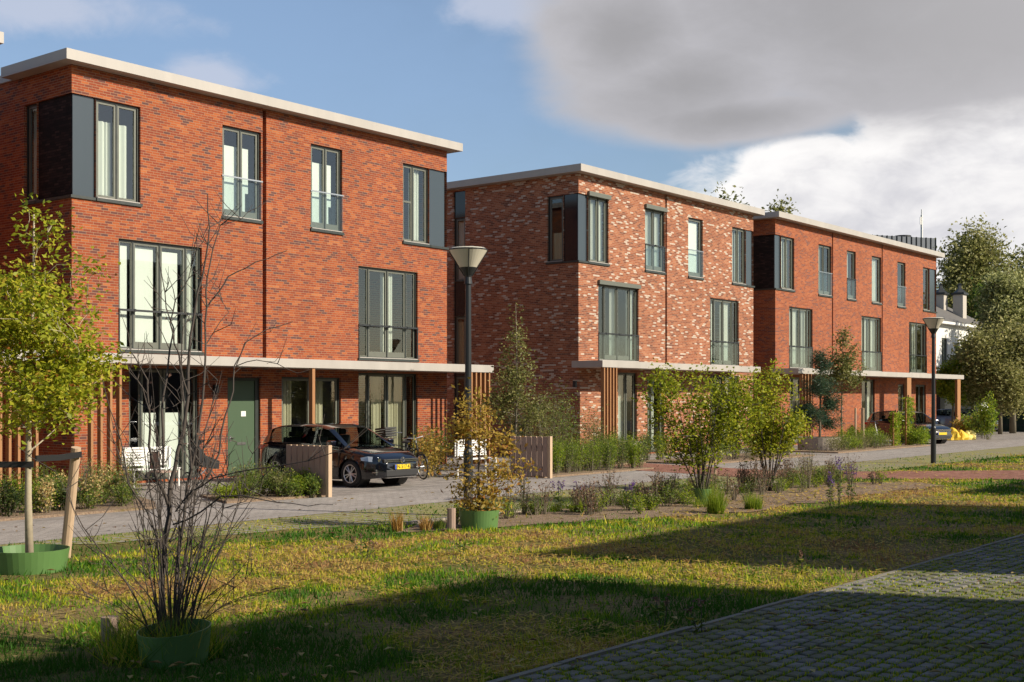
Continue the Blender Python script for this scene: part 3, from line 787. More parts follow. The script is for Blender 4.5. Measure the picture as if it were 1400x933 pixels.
# ---- third house (red brick, three bays)
Y3 = 25.3; XA3, XB3 = FX(1060, Y3), FX(1280, Y3)
wins = [
 W(1068, 1086, Y3, TL2, TH2, lights=(1,1), dress=[('curtain', .1, .45, .04, 1), ('curtain', .55, .8, .04, 1)]),
 W(1119, 1137, Y3, TL2, TH2, lights=(1,1), dress=[('beige', .1, .5, .0, 1)], rail='glass', doors=True),
 W(1158, 1170, Y3, TL2, TH2, lights=(1,), dress=[('curtain', .1, .6, .0, 1)], rail='bar', doors=True),
 W(1192, 1205, Y3, TL2, TH2, lights=(1,), dress=[('curtain', .2, .9, .0, 1)], rail=None),
 W(1227, 1238, Y3, TL2, TH2, lights=(1,), dress=[('curtain', .2, .5, .0, 1)], rail='glass', doors=True),
 W(1262, 1271, Y3, TL2, TH2, lights=(1,), dress=[('curtain', .2, .6, .0, 1)]),
 W(1079, 1111, Y3, ML2, MH2, lights=(.17,.33,.33,.17), dress=[('curtain', .18, .5, 0, 1), ('curtain', .7, .97, 0, 1)], rail='bar', doors=True),
 W(1178, 1205, Y3, ML2, MH2, lights=(.17,.33,.33,.17), dress=[('curtain', .05, .45, 0, 1), ('curtain', .55, .97, 0, 1)], rail='bar', doors=True),
 W(1243, 1267, Y3, ML2, MH2, lights=(.17,.33,.33,.17), dress=[('curtain', .4, .6, 0, 1)], rail='bar', doors=True),
 W(1080, 1111, Y3, .06, 3.05, lights=(.17,.33,.33,.17), dress=DRESS['beige'], doors=True, sill=False),
 W(1178, 1196, Y3, .06, 3.05, lights=(1,1), dress=DRESS['pleats'], doors=True, sill=False),
 W(1228, 1237, Y3, .06, 2.85, lights=(1,), sill=False), W(1252, 1266, Y3, .06, 2.85, lights=(1,1), sill=False),
]
h3, fr3, lf3 = house('brick_house', 'plain red brick house with three bays, farthest of the row', XA3, XB3, Y3, 12, M['brick_red'],
    wins, [], [FX(1137.5, Y3), FX(1205.5, Y3)], (XA3-.42, FX(1318, Y3-1.3), 1.3), can_z=3.40,
    trellises=[(FX(1096, Y3-1.3), FX(1112, Y3-1.3), 4, 0)], posts=[(FX(1244, Y3-1.3), .55), (FX(1312, Y3-1.3), .5)],
    doors=[(XA3-.001, FX(1068, Y3)-.001, TL2, TH2), (FX(1271, Y3)+.001, XB3+.001, TL2, TH2)],
    side_slots=[(Y3-.001, Y3+3.5, TL2, TH2)])
corner_panels(h3, XA3, Y3, FX(1068, Y3)-.002, Y3+3.498, TL2, TH2, 'brick')
end_panel(h3, XB3, Y3, FX(1271, Y3)+.002, TL2, TH2)

# ---- the neighbour at the left edge of the picture
XB0 = 14.6; XA0 = XB0 - 13.3
h0, fr0, lf0 = house('brick_house', 'brick house at the left edge, only its roof corner and slat screen in view', XA0, XB0, Y1, 11, M['brick_orange'],
    [(XA0+1, XA0+2.6, TL, TH, dict(lights=(1,1))), (XA0+5, XA0+6.2, TL, TH, dict(lights=(1,1))), (XA0+9, XA0+10.2, TL, TH, dict(lights=(1,1))),
     (XA0+1.2, XA0+4, ML, MH, dict(lights=(.17,.33,.33,.17))), (XA0+9.5, XA0+11.8, ML, MH, dict(lights=(.17,.33,.33,.17))), (XA0+9.5, XA0+11.8, .06, 2.8, dict(lights=(.17,.33,.33,.17), sill=False))],
    [], [XA0+6.6], (XA0-.4, XB0+.78, 1.3), trellises=[(XB0-.55, XB0+.72, 6, 0), (XA0-.36, XA0+.6, 4, 0)])

# ---- houses across the lane behind the camera, whose shadows lie on the lawn
M['plain_grey'] = mat('plain_grey', (.11,.10,.095), .9, noise=.1, nscale=2)  # unseen walls greyed so that panes and car paint mirror dark
def shade_house(name, label, x0, x1, y1, depth, h):
    """flat roofed house; its side walls are skewed along the sun so light passes the gap"""
    rt = empty(name, (x0, y1-depth, 0), label, 'house', 'houses across the lane')
    mb = MB(); ops = []; sk = .364 * depth  # plan skew shaped by the sun direction, for the lit strip
    n = max(1, round((x1-x0)/3.2))
    for i in range(n):
        c = x0+(x1-x0)*(i+.5)/n
        for z0, z1 in ((.9, 2.5), (3.6, 5.6), (6.8, 8.6)):
            if z1 < h-.5: ops.append((c-.6, c+.6, z0, z1))
    mp = lambda a, d, z: (a, y1-d, z)
    wall_plane(mb, mp, x0, x1, 0, h, ops)
    B0, B1, yb_ = x0+sk, x1+sk, y1-depth
    mb.quad((x0,y1,0),(B0,yb_,0),(B0,yb_,h),(x0,y1,h)); mb.quad((x1,y1,0),(B1,yb_,0),(B1,yb_,h),(x1,y1,h))
    mb.quad((B0,yb_,0),(B1,yb_,0),(B1,yb_,h),(B0,yb_,h)); mb.build('wall', M['plain_grey'], rt)
    r = MB(); q = [(x0, y1+.25), (x1, y1+.25), (B1, yb_), (B0, yb_)]
    r.poly([(x, y, h+.3) for x, y in q]); r.poly([(x, y, h+.002) for x, y in q])
    for i in range(4): a_, b_ = q[i], q[(i+1) % 4]; r.quad((*a_, h+.002), (*b_, h+.002), (*b_, h+.3), (*a_, h+.3))
    r.build('roof', M['fascia'], rt)
    for o in ops: window(rt, mp, *o[:4], lights=(1,1))
    return rt
hd = Vector((-.342, .940)); LEN = 1 / math.tan(R(SUN_EL))
def caster(px, py, h):                                         # roof edge whose shadow tip falls on that ground point
    gx_, gy_ = G(px, py); L = h * LEN; return gx_ - hd.x * L, gy_ - hd.y * L
HS = 9.6
xb, yb = caster(700, 762, HS)
xe, _ = caster(1235, 690, HS)
shade_house('brick_house', 'brick house across the lane, outside the picture', xb + .2, xe - .2, yb - .25, 9, HS - .3)
xa, ya = caster(690, 787, HS)
xg, yg = caster(1400, 806, HS)
shade_house('brick_house', 'long brick house across the lane beside the camera, outside the picture', -26, xa - .2, ya - .25, 9, HS - .3)
shade_house('brick_house', 'farther brick house across the lane, outside the picture', xe + 3.4, xe + 26, yb - .9, 9, HS - .3)
# ------------------------------------------------------------------ plants
L = {
 'yellowgreen': leaf_mat('leaf_yellowgreen', [(0, (.10,.15,.012)), (.35, (.26,.32,.02)), (.7, (.50,.50,.035)), (.93, (.62,.54,.07)), (1, (.50,.18,.05))], .5, .5),
 'autumn': leaf_mat('leaf_autumn', [(0, (.14,.12,.02)), (.35, (.36,.27,.045)), (.75, (.58,.40,.08)), (1, (.40,.16,.05))], .5, .5),
 'green': leaf_mat('leaf_green', [(0, (.04,.08,.014)), (.5, (.13,.20,.03)), (.85, (.28,.33,.05)), (1, (.42,.36,.07))], .5, .4),
 'fresh': leaf_mat('leaf_fresh', [(0, (.07,.14,.014)), (.5, (.22,.32,.025)), (1, (.46,.50,.045))], .5, .5),
 'dark': leaf_mat('leaf_dark', [(0, (.015,.03,.008)), (.6, (.05,.08,.016)), (1, (.13,.14,.03))]),
 'olive': leaf_mat('leaf_olive', [(0, (.07,.09,.02)), (.5, (.20,.21,.06)), (.85, (.34,.33,.11)), (1, (.48,.45,.20))], .5, .45),
 'silver': leaf_mat('leaf_silver', [(0, (.12,.14,.04)), (.5, (.30,.32,.11)), (1, (.58,.58,.28))], .5, .45),
 'pine': leaf_mat('leaf_pine', [(0, (.02,.05,.03)), (.6, (.05,.10,.055)), (1, (.13,.17,.07))]),
 'brown': leaf_mat('leaf_brown', [(0, (.08,.04,.03)), (.5, (.20,.11,.075)), (1, (.38,.25,.14))], .6, .3),
 'purple': leaf_mat('leaf_purple', [(0, (.10,.05,.18)), (1, (.26,.14,.42))]),
 'straw': leaf_mat('leaf_straw', [(0, (.30,.14,.03)), (.5, (.45,.26,.06)), (1, (.55,.40,.16))]),
 'flower': leaf_mat('leaf_flower', [(0, (.40,.32,.10)), (.6, (.55,.45,.20)), (1, (.55,.30,.12))]),
}
def leaf_cloud(P, size, rng, aspect=.5, up=0.2, fold=.15, tone=None, hang=0.0):
    """rhombic leaves (two halves would not show at this size, the quad is slightly folded)"""
    n = len(P)
    d = rng.normal(size=(n, 3)); d[:, 2] = d[:, 2] * .6 + up - hang; d /= np.linalg.norm(d, axis=1)[:, None]
    q = rng.normal(size=(n, 3)); s = np.cross(d, q); s /= np.linalg.norm(s, axis=1)[:, None] + 1e-9
    nn = np.cross(d, s)
    L_ = size * rng.uniform(.6, 1.25, n)[:, None]; w = L_ * aspect
    V = np.zeros((n, 4, 3))
    V[:, 0] = P; V[:, 1] = P + d*L_*.5 + s*w*.5 + nn*L_*fold; V[:, 2] = P + d*L_; V[:, 3] = P + d*L_*.5 - s*w*.5 + nn*L_*fold
    return V
def grow(base, trunk, tips, rng, r0, r1=.006, droop=0.0, k=5):
    """trunk polyline plus a limb to every tip, each limb leaving from the nearest lower point already grown"""
    mb = MB(); tr = [Vector(p) for p in trunk]
    n = len(tr); rad = [r0 + (r1*2 - r0) * (i/(n-1)) ** .8 for i in range(n)]
    mb.tube(tr, rad, 8)
    nodes = []
    for i in range(n-1):
        for u in (0, .33, .66): nodes.append((tr[i].lerp(tr[i+1], u), rad[i]*.7))
    tips = sorted(tips, key=lambda p: (Vector(p) - tr[n//2]).length)
    for tp in tips:
        tp = Vector(tp); best = None
        for p, r in nodes:
            dd = (p - tp).length + max(0, (p.z - tp.z + .15)) * 1.6
            if best is None or dd < best[0]: best = (dd, p, r)
        p, r = best[1], best[2]
        mid = p.lerp(tp, .5) + Vector(rng.normal(0, .06, 3)) * (tp-p).length * 1.2; mid.z += .06 * (tp-p).length - droop
        r_ = max(r1, min(r*.7, r1 + .02*(tp-p).length))
        mb.tube([p, mid, tp], [r_, (r_+r1)*.45, r1*.5], k, cap=False)
        nodes.append((mid, r_*.7)); nodes.append((tp, r1))
    return mb
def tree(name, label, cat, base, h, trunk_r, crowns, n_tips, leaves_per, leaf_size, lm, bark='bark', rng_seed=1, lean=(0,0), spread=.16, group=None, tone=(.5,.22), sun_tone=.0, hang=0.0, aspect=.5, gaps=.35, leader=None):
    """crowns: list of (dx, dy, z, rx, ry, rz)"""
    rng = np.random.default_rng(rng_seed); base = Vector(base)
    root = empty(name, base, label, cat, group)
    vol = np.array([c[3]*c[4]*c[5] for c in crowns]); vol = vol ** .75; vol = vol / vol.sum()
    tips = []
    while len(tips) < n_tips:
        c = crowns[rng.choice(len(crowns), p=vol)]
        v = rng.normal(size=3); v /= np.linalg.norm(v); rr = rng.random() ** (1/2.2)
        p = np.array([c[0] + v[0]*rr*c[3], c[1] + v[1]*rr*c[4], c[2] + v[2]*rr*c[5]])
        q = p * 1.7
        g = math.sin(q[0]*2.1+rng_seed) * math.sin(q[1]*2.3+1.3*rng_seed) * math.sin(q[2]*2.7+.7*rng_seed)
        if g > 1 - gaps * 2 and rng.random() < .8: continue
        tips.append(p + np.array(base))
    z0 = 0; top = max(c[2] + c[5]*.7 for c in crowns) if leader is None else leader
    T = [base + Vector((lean[0]*u + .03*math.sin(5*u+rng_seed), lean[1]*u + .03*math.cos(4*u), top*u)) for u in (0, .2, .4, .6, .8, 1)]
    wood = grow(base, T, tips, rng, trunk_r, max(.003, trunk_r*.09))
    wood.build('trunk', M[bark], root, smooth=True)
    tp = np.array(tips); P = np.repeat(tp, leaves_per, axis=0) + rng.normal(size=(len(tp)*leaves_per, 3)) * spread
    tn = np.repeat(rng.normal(0, .10, len(tp)), leaves_per)
    V = leaf_cloud(P, leaf_size, rng, aspect, hang=hang)
    tone_ = np.clip(rng.normal(tone[0], tone[1], len(P)) + tn, 0, 1)
    numpy_tris('crown', V, tone_, L[lm], root)
    return root

def pot_ring(name, label, x, y, r, h, mt='pot', tilt=0.0, group='green watering rings around young trees', tag_cut=True):
    m = MB(); n = 40; n0 = 0
    for i in range(n+1):
        a = 2*math.pi*i/n + .3
        for rr, zz_ in ((r*.90, 0), (r, h), (r-.012, h), (r*.90-.012, 0.0)):
            m.v.append((x + rr*math.cos(a), y + rr*math.sin(a), zz_ + (zz_ > 0)*tilt*math.cos(a)))
    for i in range(n):
        for j in range(4): m.f.append((i*4+j, (i+1)*4+j, (i+1)*4+(j+1)%4, i*4+(j+1)%4))
    rt = m.build(name, M[mt], None, smooth=False, label=label, cat='planter ring', group=group)
    e = MB(); e.disc((x, y, h*.55), (0,0,1), r*.93, 24); e.build('soil', M['soil'], rt)
    return rt

# young tree in the left foreground
tx, ty = G(42, 780); 
tree('young_oak', 'young yellow green tree tied to a stake at the left edge', 'tree', (tx, ty, 0), 4.9, .055,
     [(0.0,0,2.75,.85,.85,.95), (-.35,.2,3.0,.8,.8,.65), (.1,-.2,2.15,.85,.85,.5), (0,0,4.15,.14,.14,.7), (.38,-.45,3.75,.28,.25,.14), (.40,-.42,2.5,.5,.5,.6), (-.02,.03,4.5,.10,.10,.4), (.15,-.1,4.1,.2,.2,.3)], 300, 40, .078, 'yellowgreen', 'bark_pale', 3, spread=.105, tone=(.55,.2), gaps=.42, leader=4.35)
pot_ring('planter_ring', 'wide green plastic ring around the staked tree at the left edge', tx - .02, ty, .47, .27)
sx, sy = G(89, 763)
sp = at_depth(104, 612, (.7836*sx+.6212*sy) - .3)
stake = MB(); stake.tube([(sx, sy, 0), (sp.x, sp.y, sp.z)], [.068, .062], 12)
stake.build('stake', M['wood_pale'], None, smooth=False, label='leaning round wooden stake right of the staked tree', cat='stake', group='round tree stakes')
st = stake
s2 = MB(); s2.tube([(tx-.42, ty+.45, 0), (tx-.5, ty+.5, 1.72)], [.068, .062], 12)
s2.build('stake', M['wood_pale'], None, label='round wooden stake left of the staked tree', cat='stake', group='round tree stakes')
def strap(p, q, lab, w=.075):
    p, q = Vector(p), Vector(q); m = MB(); d = (q-p).normalized(); up = Vector((0,0,1)); sd = d.cross(up).normalized()*.012
    for z_ in (0,):
        for o_ in (sd, -sd): pass
    pts = [p, p.lerp(q,.5) - Vector((0,0,.015)), q]
    for i in range(2):
        a, b_ = pts[i], pts[i+1]; n = len(m.v)
        for e in (a, b_):
            for s_ in (sd, -sd):
                for zz_ in (-w/2, w/2): m.v.append(tuple(e + s_ + Vector((0,0,zz_))))
        m.f += [tuple(n+k_ for k_ in f) for f in ((0,1,5,4), (2,6,7,3), (0,4,6,2), (1,3,7,5), (0,2,3,1), (4,5,7,6))]
    m.build('strap', M['black'], None, label=lab, cat='strap', group='black tree straps')
strap((sp.x+.04, sp.y-.05, sp.z-.09), (tx+.03, ty-.06, sp.z-.10), 'black rubber strap from the leaning stake to the young tree')
strap((tx-.0, ty-.06, sp.z-.17), (tx-.52, ty+.45, sp.z-.14), 'black rubber strap from the young tree to the stake beyond the left edge')

# bare multi stemmed shrub in the foreground
bx, by = G(235, 895); BD = .7836*bx + .6212*by
rb = empty('bare_shrub', (bx, by, 0), 'tall bare many stemmed shrub with dark branches in the left foreground', 'shrub')
wood = MB(); rng = np.random.default_rng(4)
def limb(px, r0, r1, dd=0.0, dd2=0.0):
    r0 *= .62
    pts = []; n = len(px)
    for i, (a, b_) in enumerate(px): pts.append(at_depth(a, b_, BD + dd + (dd2-dd)*i/(n-1)))
    # smooth
    q = []
    for i in range(n-1):
        for u in (0, .5): q.append(pts[i].lerp(pts[i+1], u) + Vector(rng.normal(0, .006, 3)))
    q.append(pts[-1]); m_ = len(q)
    wood.tube(q, [r0 + (r1-r0)*i/(m_-1) for i in range(m_)], 7, cap=False); return q
allq = []
for args in [
 ([(222,880),(222,800),(226,730),(231,680),(237,640),(251,590),(256,540),(259,480),(262,440),(270,400),(280,360),(288,310),(284,265)], .038, .004, 0, .1),
 ([(232,690),(214,655),(205,610),(204,560),(202,520),(190,500),(178,480)], .022, .004, 0, -.3),
 ([(225,640),(222,560),(226,520),(232,480),(238,450),(228,420),(222,380),(215,345)], .017, .003, .05, .2),
 ([(238,880),(240,800),(246,740),(252,690),(262,640),(272,580),(278,520),(281,470),(282,420),(296,400),(312,378),(335,368),(365,353),(392,343)], .024, .003, .1, .4),
 ([(240,700),(262,672),(290,655),(325,645),(370,640),(420,630),(468,615)], .012, .0025, .0, -.5),
 ([(236,720),(275,700),(300,680),(330,678),(380,688),(420,692),(455,690)], .013, .002, -.1, -.6),
 ([(252,690),(285,650),(298,620),(306,570),(318,535),(322,500),(335,470),(365,452),(400,440)], .016, .003, .1, .5),
 ([(322,500),(350,492),(380,497),(405,510),(425,505)], .007, .002, .3, .4),
 ([(282,420),(284,380),(290,340),(300,310),(330,300),(345,280)], .012, .002, .2, .4),
 ([(256,540),(246,500),(240,470),(232,440),(240,410),(258,380),(262,350)], .014, .003, 0, -.2),
 ([(262,640),(258,590),(250,540),(247,490),(252,450),(260,430)], .014, .003, .1, .3),
 ([(226,760),(200,700),(176,660),(165,600),(150,560),(140,520)], .012, .003, -.1, -.4),
 ([(231,740),(275,640),(280,590),(290,555),(297,520)], .012, .003, .2, .5),
 ([(204,560),(196,530),(180,512),(175,500),(200,490)], .008, .002, -.2, -.3),
 ([(281,470),(300,440),(312,425),(300,405)], .007, .002, .1, .3),
]: allq += limb(*args)
for i in range(46):                                            # the fan of thin suckers
    a = rng.uniform(0, 2*math.pi); sp_ = rng.uniform(.1, .95); hh = rng.uniform(.6, 2.3) * (1.15 - .45*sp_)
    r0 = rng.uniform(.0, .17); pts = []; w1, w2 = rng.uniform(0, 6, 2); am = rng.uniform(.02, .06)
    for u in np.linspace(0, 1, 10):
        rr = r0 + sp_ * (u ** 1.25) * .95; aa = a + .35*math.sin(2.2*u + w1)*u
        pts.append(Vector((bx + math.cos(aa)*rr + am*math.sin(7*u+w1)*u, by + math.sin(aa)*rr + am*math.cos(8*u+w2)*u, .12 + hh*u - .10*sp_*u*u)))
    rr0 = rng.uniform(.0035, .0085)
    wood.tube(pts, [rr0*(1-u) + .0014 for u in np.linspace(0, 1, 10)], 5, cap=False); allq += pts[3:]
    for _ in range(4):
        q_ = rng.integers(3, 9); d = (pts[q_] - pts[q_-1]).normalized() + Vector(rng.normal(0, .55, 3)); d.z = abs(d.z); d.normalize(); ln = rng.uniform(.12, .45)
        m1 = pts[q_] + d*ln*.5; e1 = m1 + (d + Vector((0, 0, .5))).normalized()*ln*.5
        wood.tube([pts[q_], m1, e1], [.0032, .0024, .0011], 4, cap=False)
for i in range(260):                                           # twigs
    p = allq[rng.integers(len(allq))]
    if p.z < .5: continue
    d = Vector(rng.normal(size=3)); d.z = abs(d.z)*.9 + .2; d.normalize(); ln = rng.uniform(.10, .42)
    mid = p + d*ln*.5 + Vector(rng.normal(0, .02, 3)); e = p + d*ln + Vector((0, 0, .04))
    wood.tube([p, mid, e], [.0042, .003, .0014], 4, cap=False)
    if i % 2: d2 = Vector(rng.normal(size=3)).normalized(); wood.tube([mid, mid + d2*.05 + Vector((0,0,.05)), mid + d2*.11 + Vector((0,0,.12))], [.0026, .002, .0012], 4, cap=False)
wood.build('stems', M['bark_dark'], rb, smooth=True)
P = np.array([allq[i] for i in rng.integers(0, len(allq), 60)]); P = P[P[:,2] > 1.2] + rng.normal(0, .02, (int((P[:,2] > 1.2).sum()), 3))
numpy_tris('leaves', leaf_cloud(P, .04, rng), rng.uniform(.2, .8, len(P)), L['brown'], rb)
n = 1400; a = rng.uniform(0, 2*np.pi, n); r_ = .50*np.sqrt(rng.random(n)); x_, y_ = bx - .1 + r_*np.cos(a), by + .02 + r_*np.sin(a)
o = numpy_tris('tall_grass', blades(x_, y_, rng.uniform(.12, .48, n), rng.uniform(.005, .011, n), .9), np.clip(rng.normal(.35, .25, n), 0, 1), M['grass'], None, kind='stuff', label='long rough grass growing in the pot of the bare shrub', cat='grass')
px_, py_ = G(243, 905)
pot_ring('planter_ring', 'dark shaded green ring around the bare shrub in the foreground', px_ - .02, py_ + .02, .29, .27, tilt=.03)
mb_ = MB(); q0 = G(150, 905); mb_.tube([(q0[0]+.2, q0[1]+.3, 0), (q0[0]+.2, q0[1]+.3, .30)], .07, 10)
mb_.build('stake', M['wood_grey'], None, label='short sawn stake stub left of the bare shrub', cat='stake', group='round tree stakes')

# yellowing shrub tree in the middle
mx, my = G(655, 722)
tree('small_tree', 'low small tree with yellow brown autumn leaves in front of the lamp post', 'tree', (mx, my, 0), 2.3, .035,
     [(0,0,.95,.60,.60,.75), (-.12,.1,1.65,.42,.4,.6), (.2,-.1,.55,.45,.45,.4), (.25,-.3,1.5,.40,.35,.35), (-.35,.3,1.2,.4,.4,.4), (.45,-.4,.95,.35,.35,.35)], 125, 20, .085, 'autumn', 'bark_dark', 8, spread=.085, tone=(.55,.22), gaps=.5, leader=2.0)
pot_ring('planter_ring', 'bright green ring around the yellowing small tree', mx, my, .33, .30)
q0 = G(617, 726); mb_ = MB(); mb_.tube([(q0[0], q0[1], 0), (q0[0], q0[1], .36)], .07, 10)
mb_.build('stake', M['wood_grey'], None, label='short dark stake stub left of the yellowing small tree', cat='stake', group='round tree stakes')

# serviceberries
def multi(label, base, h, crown, seed, lm='yellowgreen', tips=150, per=22, ls=.085, tone=(.42,.2), stems=12):
    rng = np.random.default_rng(seed); base = Vector(base); root = empty('multistem_tree', base, label, 'tree')
    T = []
    for _ in range(tips):
        c = crown[rng.integers(len(crown))]; v = rng.normal(size=3); v /= np.linalg.norm(v); rr = rng.random() ** .5
        T.append(np.array(base) + np.array([c[0]+v[0]*rr*c[3], c[1]+v[1]*rr*c[3], c[2]+v[2]*rr*c[4]]))
    mb = MB(); nodes = []
    for i in range(stems):
        a = 2*math.pi*i/stems + rng.uniform(-.3, .3); sp_ = rng.uniform(.25, .75); pts = []; hh = h*rng.uniform(.6, .85); ph = rng.uniform(0, 6)
        for u in np.linspace(0, 1, 7):
            rr = .06 + sp_ * u ** 1.2; pts.append(base + Vector((math.cos(a+.5*u*math.sin(ph))*rr + .05*math.sin(7*u+ph), math.sin(a+.5*u*math.sin(ph))*rr + .04*math.cos(6*u+ph), hh*u)))
        mb.tube(pts, [rng.uniform(.011,.019)*(1-u) + .004 for u in np.linspace(0, 1, 7)], 6, cap=False); nodes += [(p, .008) for p in pts[2:]]
    for tp in T:
        tp = Vector(tp); p = min(nodes, key=lambda q: (q[0]-tp).length + max(0, q[0].z - tp.z)*1.5)[0]
        mid = p.lerp(tp, .5) + Vector(rng.normal(0, .03, 3)); mb.tube([p, mid, tp], [.007, .005, .002], 4, cap=False); nodes.append((mid, .005))
    mb.build('stems', M['bark_dark'], root, smooth=True)
    P = np.repeat(np.array(T), per, axis=0) + rng.normal(size=(tips*per, 3))*.10
    numpy_tris('crown', leaf_cloud(P, ls, rng), np.clip(rng.normal(tone[0], tone[1], len(P)), 0, 1), L[lm], root)
    return root
ax_, ay_ = G(958, 690)
multi('bushy multi stemmed yellow green tree in a green pot, middle of the planting bed', (ax_, ay_, 0), 3.05,
      [(0,0,2.0,.85,.75), (0,.1,1.15,.7,.4), (-.3,.3,1.55,.75,.55), (.3,-.2,2.2,.65,.7), (.45,-.35,1.6,.6,.5), (-.5,.5,2.2,.5,.5), (.8,-.6,2.0,.45,.5)], 21, tips=235, per=30)
pot_ring('planter_ring', 'pale green ring around the multi stemmed tree in the bed', ax_, ay_-.05, .17, .32)
ax2, ay2 = G(1052, 672)
multi('smaller multi stemmed yellow green tree beside the red brick path', (ax2, ay2, 0), 2.9,
      [(.05,0,2.1,.62,.75), (.1,.1,1.1,.6,.35), (-.1,.1,1.5,.62,.45), (.3,-.3,1.5,.5,.35)], 22, tips=185, per=29, tone=(.5,.2))
# slim tree in front of the second house
fx, fy = 28.3, 22.3
tree('columnar_tree', 'slender upright olive green tree between the first two houses', 'tree', (fx, fy, 0), 4.8, .04,
     [(0,0,2.6,.62,.62,.9), (0,0,3.4,.42,.42,.8), (.02,0,4.25,.16,.16,.55), (.4,-.3,1.7,.6,.6,.5), (-.3,.3,2.0,.5,.5,.6)], 170, 26, .09, 'olive', 'bark', 31, spread=.11, tone=(.5,.24), leader=4.8, gaps=.45)
def shrub(name, label, cat, x, y, r, h, n, ls, lm, seed, aspect=.35, group=None, stems=10, up=.6, tone=(.5,.25), bark='bark', top=0.0):
    """a bushy plant: stems fan out of the ground and carry the leaves"""
    rng = np.random.default_rng(seed); root = empty(name, (x, y, 0), label, cat, group)
    mb = MB(); pts_all = []
    for i in range(stems):
        a = rng.uniform(0, 2*math.pi); rr = r * rng.uniform(.1, 1) ; hh = h * rng.uniform(.7, 1.05) * (1 - .25*(rr/r)**2)
        p0 = Vector((x + .25*rr*math.cos(a), y + .25*rr*math.sin(a), 0)); p2 = Vector((x + rr*math.cos(a), y + rr*math.sin(a), hh)); p1 = p0.lerp(p2, .5) + Vector((0, 0, .12*h))
        mb.tube([p0, p1, p2], [.007, .005, .002], 4, cap=False)
        for u in np.linspace(.25, 1, 9): pts_all.append((p0.lerp(p1, u/.5) if u < .5 else p1.lerp(p2, (u-.5)/.5), ))
    mb.build('stems', M[bark], root)
    P = np.array([p[0] for p in pts_all]); P = P[rng.integers(0, len(P), n)] + rng.normal(size=(n, 3)) * np.array([r*.22, r*.22, h*.09])
    P[:, 2] = np.clip(P[:, 2], .02, None)
    tn = rng.normal(tone[0], tone[1], n) 
    numpy_tris('foliage', leaf_cloud(P, ls, rng, aspect, up=up), np.clip(tn, 0, 1), L[lm], root)
    return root
def tuft(name, label, cat, x, y, r, h, n, lm, seed, group=None, w=.012, lean=.8, tone=(.5,.25)):
    rng = np.random.default_rng(seed)
    a = rng.uniform(0, 2*np.pi, n); rr = r*np.sqrt(rng.random(n)); V = blades(x + rr*np.cos(a), y + rr*np.sin(a), h*rng.uniform(.5, 1.05, n), w*rng.uniform(.6, 1.3, n), lean)
    return numpy_tris(name, V, np.clip(rng.normal(tone[0], tone[1], n), 0, 1), L[lm], None, label=label, cat=cat, group=group)
def spike(label, x, y, h, seed, n=7, flower='purple', group='flowering stems in the planting bed', name='flowering_plant'):
    rng = np.random.default_rng(seed); root = empty(name, (x, y, 0), label, 'plant', group); mb = MB(); P = []; Q = []
    for i in range(n):
        a = rng.uniform(0, 2*math.pi); d = rng.uniform(.02, .16); hh = h*rng.uniform(.65, 1.0)
        p0 = Vector((x + d*.3*math.cos(a), y + d*.3*math.sin(a), 0)); p1 = Vector((x + d*math.cos(a), y + d*math.sin(a), hh)); mb.tube([p0, p0.lerp(p1, .5) + Vector((.01, 0, 0)), p1], [.005, .004, .003], 4, cap=False)
        for u in rng.uniform(.1, .7, 12): P.append(p0.lerp(p1, u))
        for u in rng.uniform(.78, 1.0, 16): Q.append(p0.lerp(p1, u))
    mb.build('stems', M['bark_dark'], root)
    P = np.array(P) + rng.normal(0, .02, (len(P), 3)); Q = np.array(Q) + rng.normal(0, .012, (len(Q), 3))
    numpy_tris('leaves', leaf_cloud(P, .09, rng, .3), rng.uniform(0, 1, len(P)), L['green'], root)
    numpy_tris('flowers', leaf_cloud(Q, .035, rng, .8), rng.uniform(0, 1, len(Q)), L[flower], root)
    return root
# garden beds in front of the houses
def where(px): 
    return 'left of the white bench' if px < 200 else ('in front of the black hatchback' if px < 500 else ('right of the wooden bin screen' if px < 900 else 'in front of the second house'))
rng = random.Random(99); cnt = 0
bed_soil = [
 ('bed_one', [(5.5,20.2),(14.6,20.2),(15.3,21.2),(16.9,24.9),(5.5,24.9)]),
 ('bed_two', [(16.2,20.1),(18.75,19.85),(18.75,21.5),(17.0,22.0)]),
 ('bed_three', [(26.6,20.0),(32.0,20.0),(32.0,22.2),(27.0,22.6)]),
 ('bed_six', [(32.6,22.05),(34.8,22.05),(34.8,23.2),(32.6,23.2)]),
 ('bed_four', [(34.9,20.0),(43.0,20.0),(43.0,22.6),(34.9,22.6)]),
 ('bed_five', [(45.5,20.2),(55.2,20.2),(55.2,21.6),(45.5,22.6)]),
]
for nm, pts in bed_soil:
    b_ = MB(); b_.poly([(x, y, .05) for x, y in pts])
    for i in range(len(pts)): p_, q_ = pts[i], pts[(i+1) % len(pts)]; b_.quad((*p_, 0), (*q_, 0), (*q_, .05), (*p_, .05))
    b_.build('garden_bed', M['bed_soil'], kind='structure')
KINDS_ = [('green', .055, .32), ('fresh', .05, .4), ('dark', .06, .4), ('olive', .05, .3)]
def plant_row(pts, hs, r, n, kinds, label, group, seed, ls=1.0):
    """pts: list of (x, y); each a shrub of its own"""
    rg = random.Random(seed)
    for i, (x, y) in enumerate(pts):
        kd = kinds[i % len(kinds)]; h_ = rg.uniform(*hs)
        shrub('garden_shrub', label, 'shrub', x + rg.uniform(-.12, .12), y + rg.uniform(-.12, .12), r*rg.uniform(.8, 1.15), h_, n, KINDS_[[k[0] for k in KINDS_].index(kd)][1]*ls*rg.uniform(.8, 1.2), kd, seed*100+i, KINDS_[[k[0] for k in KINDS_].index(kd)][2], group, stems=16)
